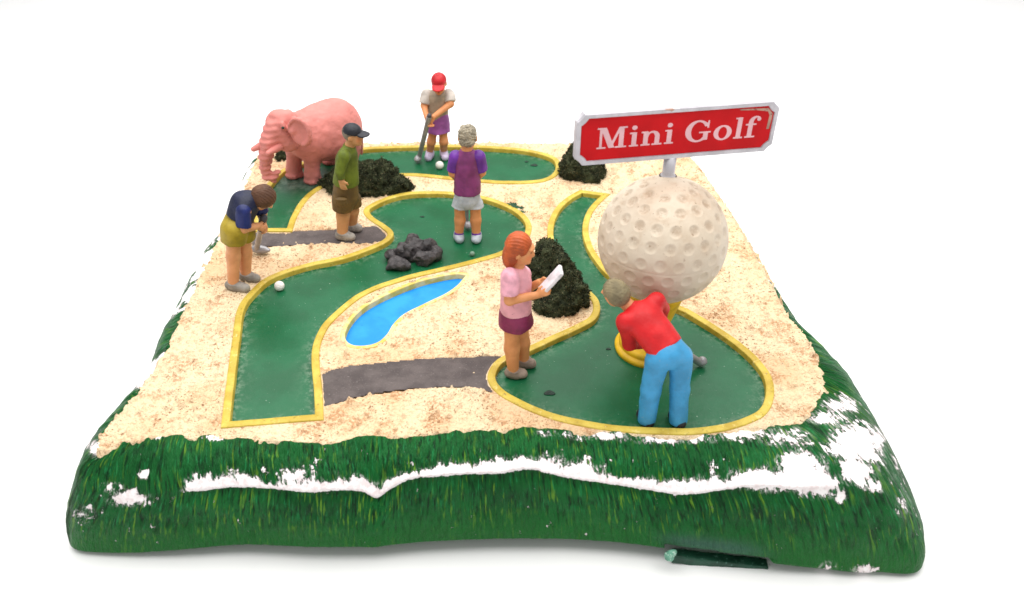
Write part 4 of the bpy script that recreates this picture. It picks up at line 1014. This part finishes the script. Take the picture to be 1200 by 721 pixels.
# ------------------------------------------------------------------ bushes
def bush(label, lobes, n, seed, leaf=.03, m=None):
    m = m or MB
    rg = np.random.default_rng(seed)
    cs = [(at(x, y, ZP), np.array(r)) for x, y, r in lobes]; c0 = cs[0][0]
    rt = empty('bush', c0, label, 'bush', 'mossy bushes on the sand')
    lo = np.min([c-r*1.15 for c, r in cs], 0)-.08; hi = np.max([c+r*1.15 for c, r in cs], 0)+.1; lo[2] = ZP-.06
    F = Field(lo, hi, .016)
    for c, r in cs: F.ell(c, r, None, .1)
    sc_ = min(1, min(r[2] for c, r in cs)/.08); F.warp(lambda X: (fbm(X, 4.5, 3)*.14+fbm(X, 20, 3)*.13)*sc_); F.plane((0, 0, ZP-.03), (0, 0, -1.0)); V, Q = F.nets(0)
    mesh('core', V, Q, m, rt)
    # moss fibres: tiny bent leaves over the lumps
    q = V[Q]; ctr = q.mean(1); nm = np.cross(q[:, 2]-q[:, 0], q[:, 3]-q[:, 1]); nm /= np.linalg.norm(nm, axis=1)[:, None]+1e-9
    pick = rg.integers(0, len(ctr), n); LV = []; LF = []
    for i in pick:
        p = ctr[i]+rg.normal(0, .006, 3); d = unit(nm[i]+rg.normal(0, .65, 3)); s_ = unit(np.cross(d, rg.normal(0, 1, 3))); L = leaf*rg.uniform(.5, 1.5); w = L*rg.uniform(.16, .34)
        b = unit(d+rg.normal(0, .5, 3)); k0 = len(LV)
        LV += [p-s_*w, p+s_*w, p+d*L*.5+s_*w*.9, p+d*L*.5-s_*w*.9, p+d*L*.5+b*L*.5]
        LF += [[k0, k0+1, k0+2, k0+3], [k0+3, k0+2, k0+4]]
    mesh('foliage', np.array(LV), LF, m, rt, smooth=False)
bush('wide low dark bush beside the black capped figure', [(432,222,(.36,.26,.36)), (402,220,(.22,.2,.26)), (462,222,(.26,.2,.2)), (448,214,(.25,.2,.3)), (385,219,(.12,.12,.14))], 16000, 1, .02)
bush('tall dark bush beside the figure in the pink blouse', [(652,338,(.23,.25,.5)), (660,350,(.21,.2,.36)), (640,330,(.2,.25,.48)), (668,356,(.15,.13,.22)), (628,340,(.16,.2,.4)), (650,362,(.2,.12,.16))], 16000, 2, .017)
bush('dark bush at the back corner below the left end of the sign board', [(682,203,(.26,.22,.5)), (690,206,(.2,.2,.3)), (668,205,(.14,.15,.25))], 10000, 3, .02)
bush('small bush half hidden behind the elephant', [(345,184,(.26,.12,.1)), (332,185,(.1,.08,.075))], 3500, 4, .018)
bush('tiny green tuft outside the middle green border', [(606,244,(.09,.03,.014)), (598.5,239.5,(.08,.028,.012)), (612,249,(.04,.03,.012))], 700, 5, .014, paint('dark_green_tuft', lin(40, 84, 58), .7, bump=.5))

# ------------------------------------------------------------------ rocks
rocks = empty('rock_pile', at(482, 312, GZ), 'heap of dark grey boulders on the middle green above the pond', 'rocks')
def rock(px, py, r, zc, seed):
    c = at(px, py, GZ); c = c+up*zc*.72; r = (r[0]*.92, r[1]*.9, r[2]*.78); rg = np.random.default_rng(seed)
    F = Field(c-np.array(r)*1.5-.03, c+np.array(r)*1.5+.03, .0085); A_ = np.linalg.qr(rg.normal(size=(3, 3)))[0]
    F.ell(c, r, None, 0)
    for j in range(9):
        n_ = unit(rg.normal(size=3)); F.plane(c+n_*np.linalg.norm(np.array(r)*n_)*rg.uniform(.72, .95), n_)
    F.warp(lambda X: fbm(X+seed, 10, 3)*.075); V, Q = F.nets(1); mesh('rock', V, Q, MR, rocks)
for i, (x, y, r, zc) in enumerate(((467,314,(.16,.11,.11),.07), (459,304,(.1,.1,.1),.08), (480,303,(.15,.13,.16),.11), (497,309,(.14,.11,.14),.1), (511,304,(.08,.1,.13),.1), (503,298,(.12,.12,.15),.14), (484,294,(.12,.1,.16),.16), (474,302,(.12,.1,.12),.13), (490,298,(.14,.12,.14),.15))): rock(x, y, r, zc, 40+i)

# ------------------------------------------------------------------ small golf balls
def gball(label, px, py, r, m):
    c = at(px, py, GZ)+up*r; D_ = []; bm = bmesh.new(); bmesh.ops.create_icosphere(bm, subdivisions=4, radius=1)
    V = np.array([v.co[:] for v in bm.verts]); Fc = [[v.index for v in f.verts] for f in bm.faces]; bm.free()
    g_ = np.arange(40)+.5; ph_ = np.arccos(1-2*g_/40); th_ = math.pi*(1+5**.5)*g_; K = np.stack([np.cos(th_)*np.sin(ph_), np.sin(th_)*np.sin(ph_), np.cos(ph_)], 1)
    an = np.arccos(np.clip(V@K.T, -1, 1)).min(1); V = V*(1-.06*np.clip(1-(an/.17)**2, 0, 1))[:, None]
    o = mesh('golf_ball', V*r+c, Fc, m, None, origin=c-up*r); tag(o, label, 'golf ball', 'small golf balls')
MGB = paint('white_ball_paint', lin(232, 226, 220), .45, dark=.92, wear=lin(150, 140, 134), wear_t=.66)
gball('small white golf ball near the grey shoes of the figure in the navy polo', 328.5, 340, .055, MGB)
gball('small white golf ball at the feet of the figure in the red cap', 515.5, 198, .056, MGB)
gball('tiny dull greenish lump by the border below the grey haired figure', 553.5, 300, .03, paint('dull_lump_paint', lin(120, 150, 130), .4))  # unidentified lump beside the border, a made-up ball stands in

# ------------------------------------------------------------------ tabletop with unseen backdrop sweep, and light
gv = []; N = 60
xs = np.linspace(-60, 60, 3); prof = [(-30, 0), (25, 0)]
for k in range(1, 17):
    a_ = k/16*math.pi/2; prof.append((25+8*math.sin(a_), 8-8*math.cos(a_)))
prof.append((33, 30))  # unseen backdrop rise, set close so the greens reflect white
V = [(x, y, zz) for y, zz in prof for x in xs]; Fc = []
for i in range(len(prof)-1):
    for j in range(2): Fc.append([i*3+j, i*3+j+1, (i+1)*3+j+1, (i+1)*3+j])
tag(mesh('tabletop_sweep', np.array(V), Fc, MT), None, None, None, 'structure')

w = bpy.data.worlds.new('World'); S.world = w; w.use_nodes = True
bg = w.node_tree.nodes['Background']; bg.inputs[0].default_value = (1, .995, .985, 1); bg.inputs[1].default_value = .6
def area(name, loc, target, size, energy, col=(1, 1, 1)):
    l = bpy.data.lights.new(name, 'AREA'); l.shape = 'SQUARE'; l.size = size; l.energy = energy; l.color = col
    o = bpy.data.objects.new(name, l); COL.objects.link(o); o.location = loc
    o.rotation_euler = (Vector(target)-Vector(loc)).to_track_quat('-Z', 'Y').to_euler(); return o
area('softbox', (0, 10.5, 13), (0, 10, 0), 21, 4500, (1, .985, .96))

vs = S.view_settings; vs.view_transform = 'Standard'; vs.look = 'None'; vs.exposure = 0; vs.gamma = 1
S.cycles.max_bounces = 6
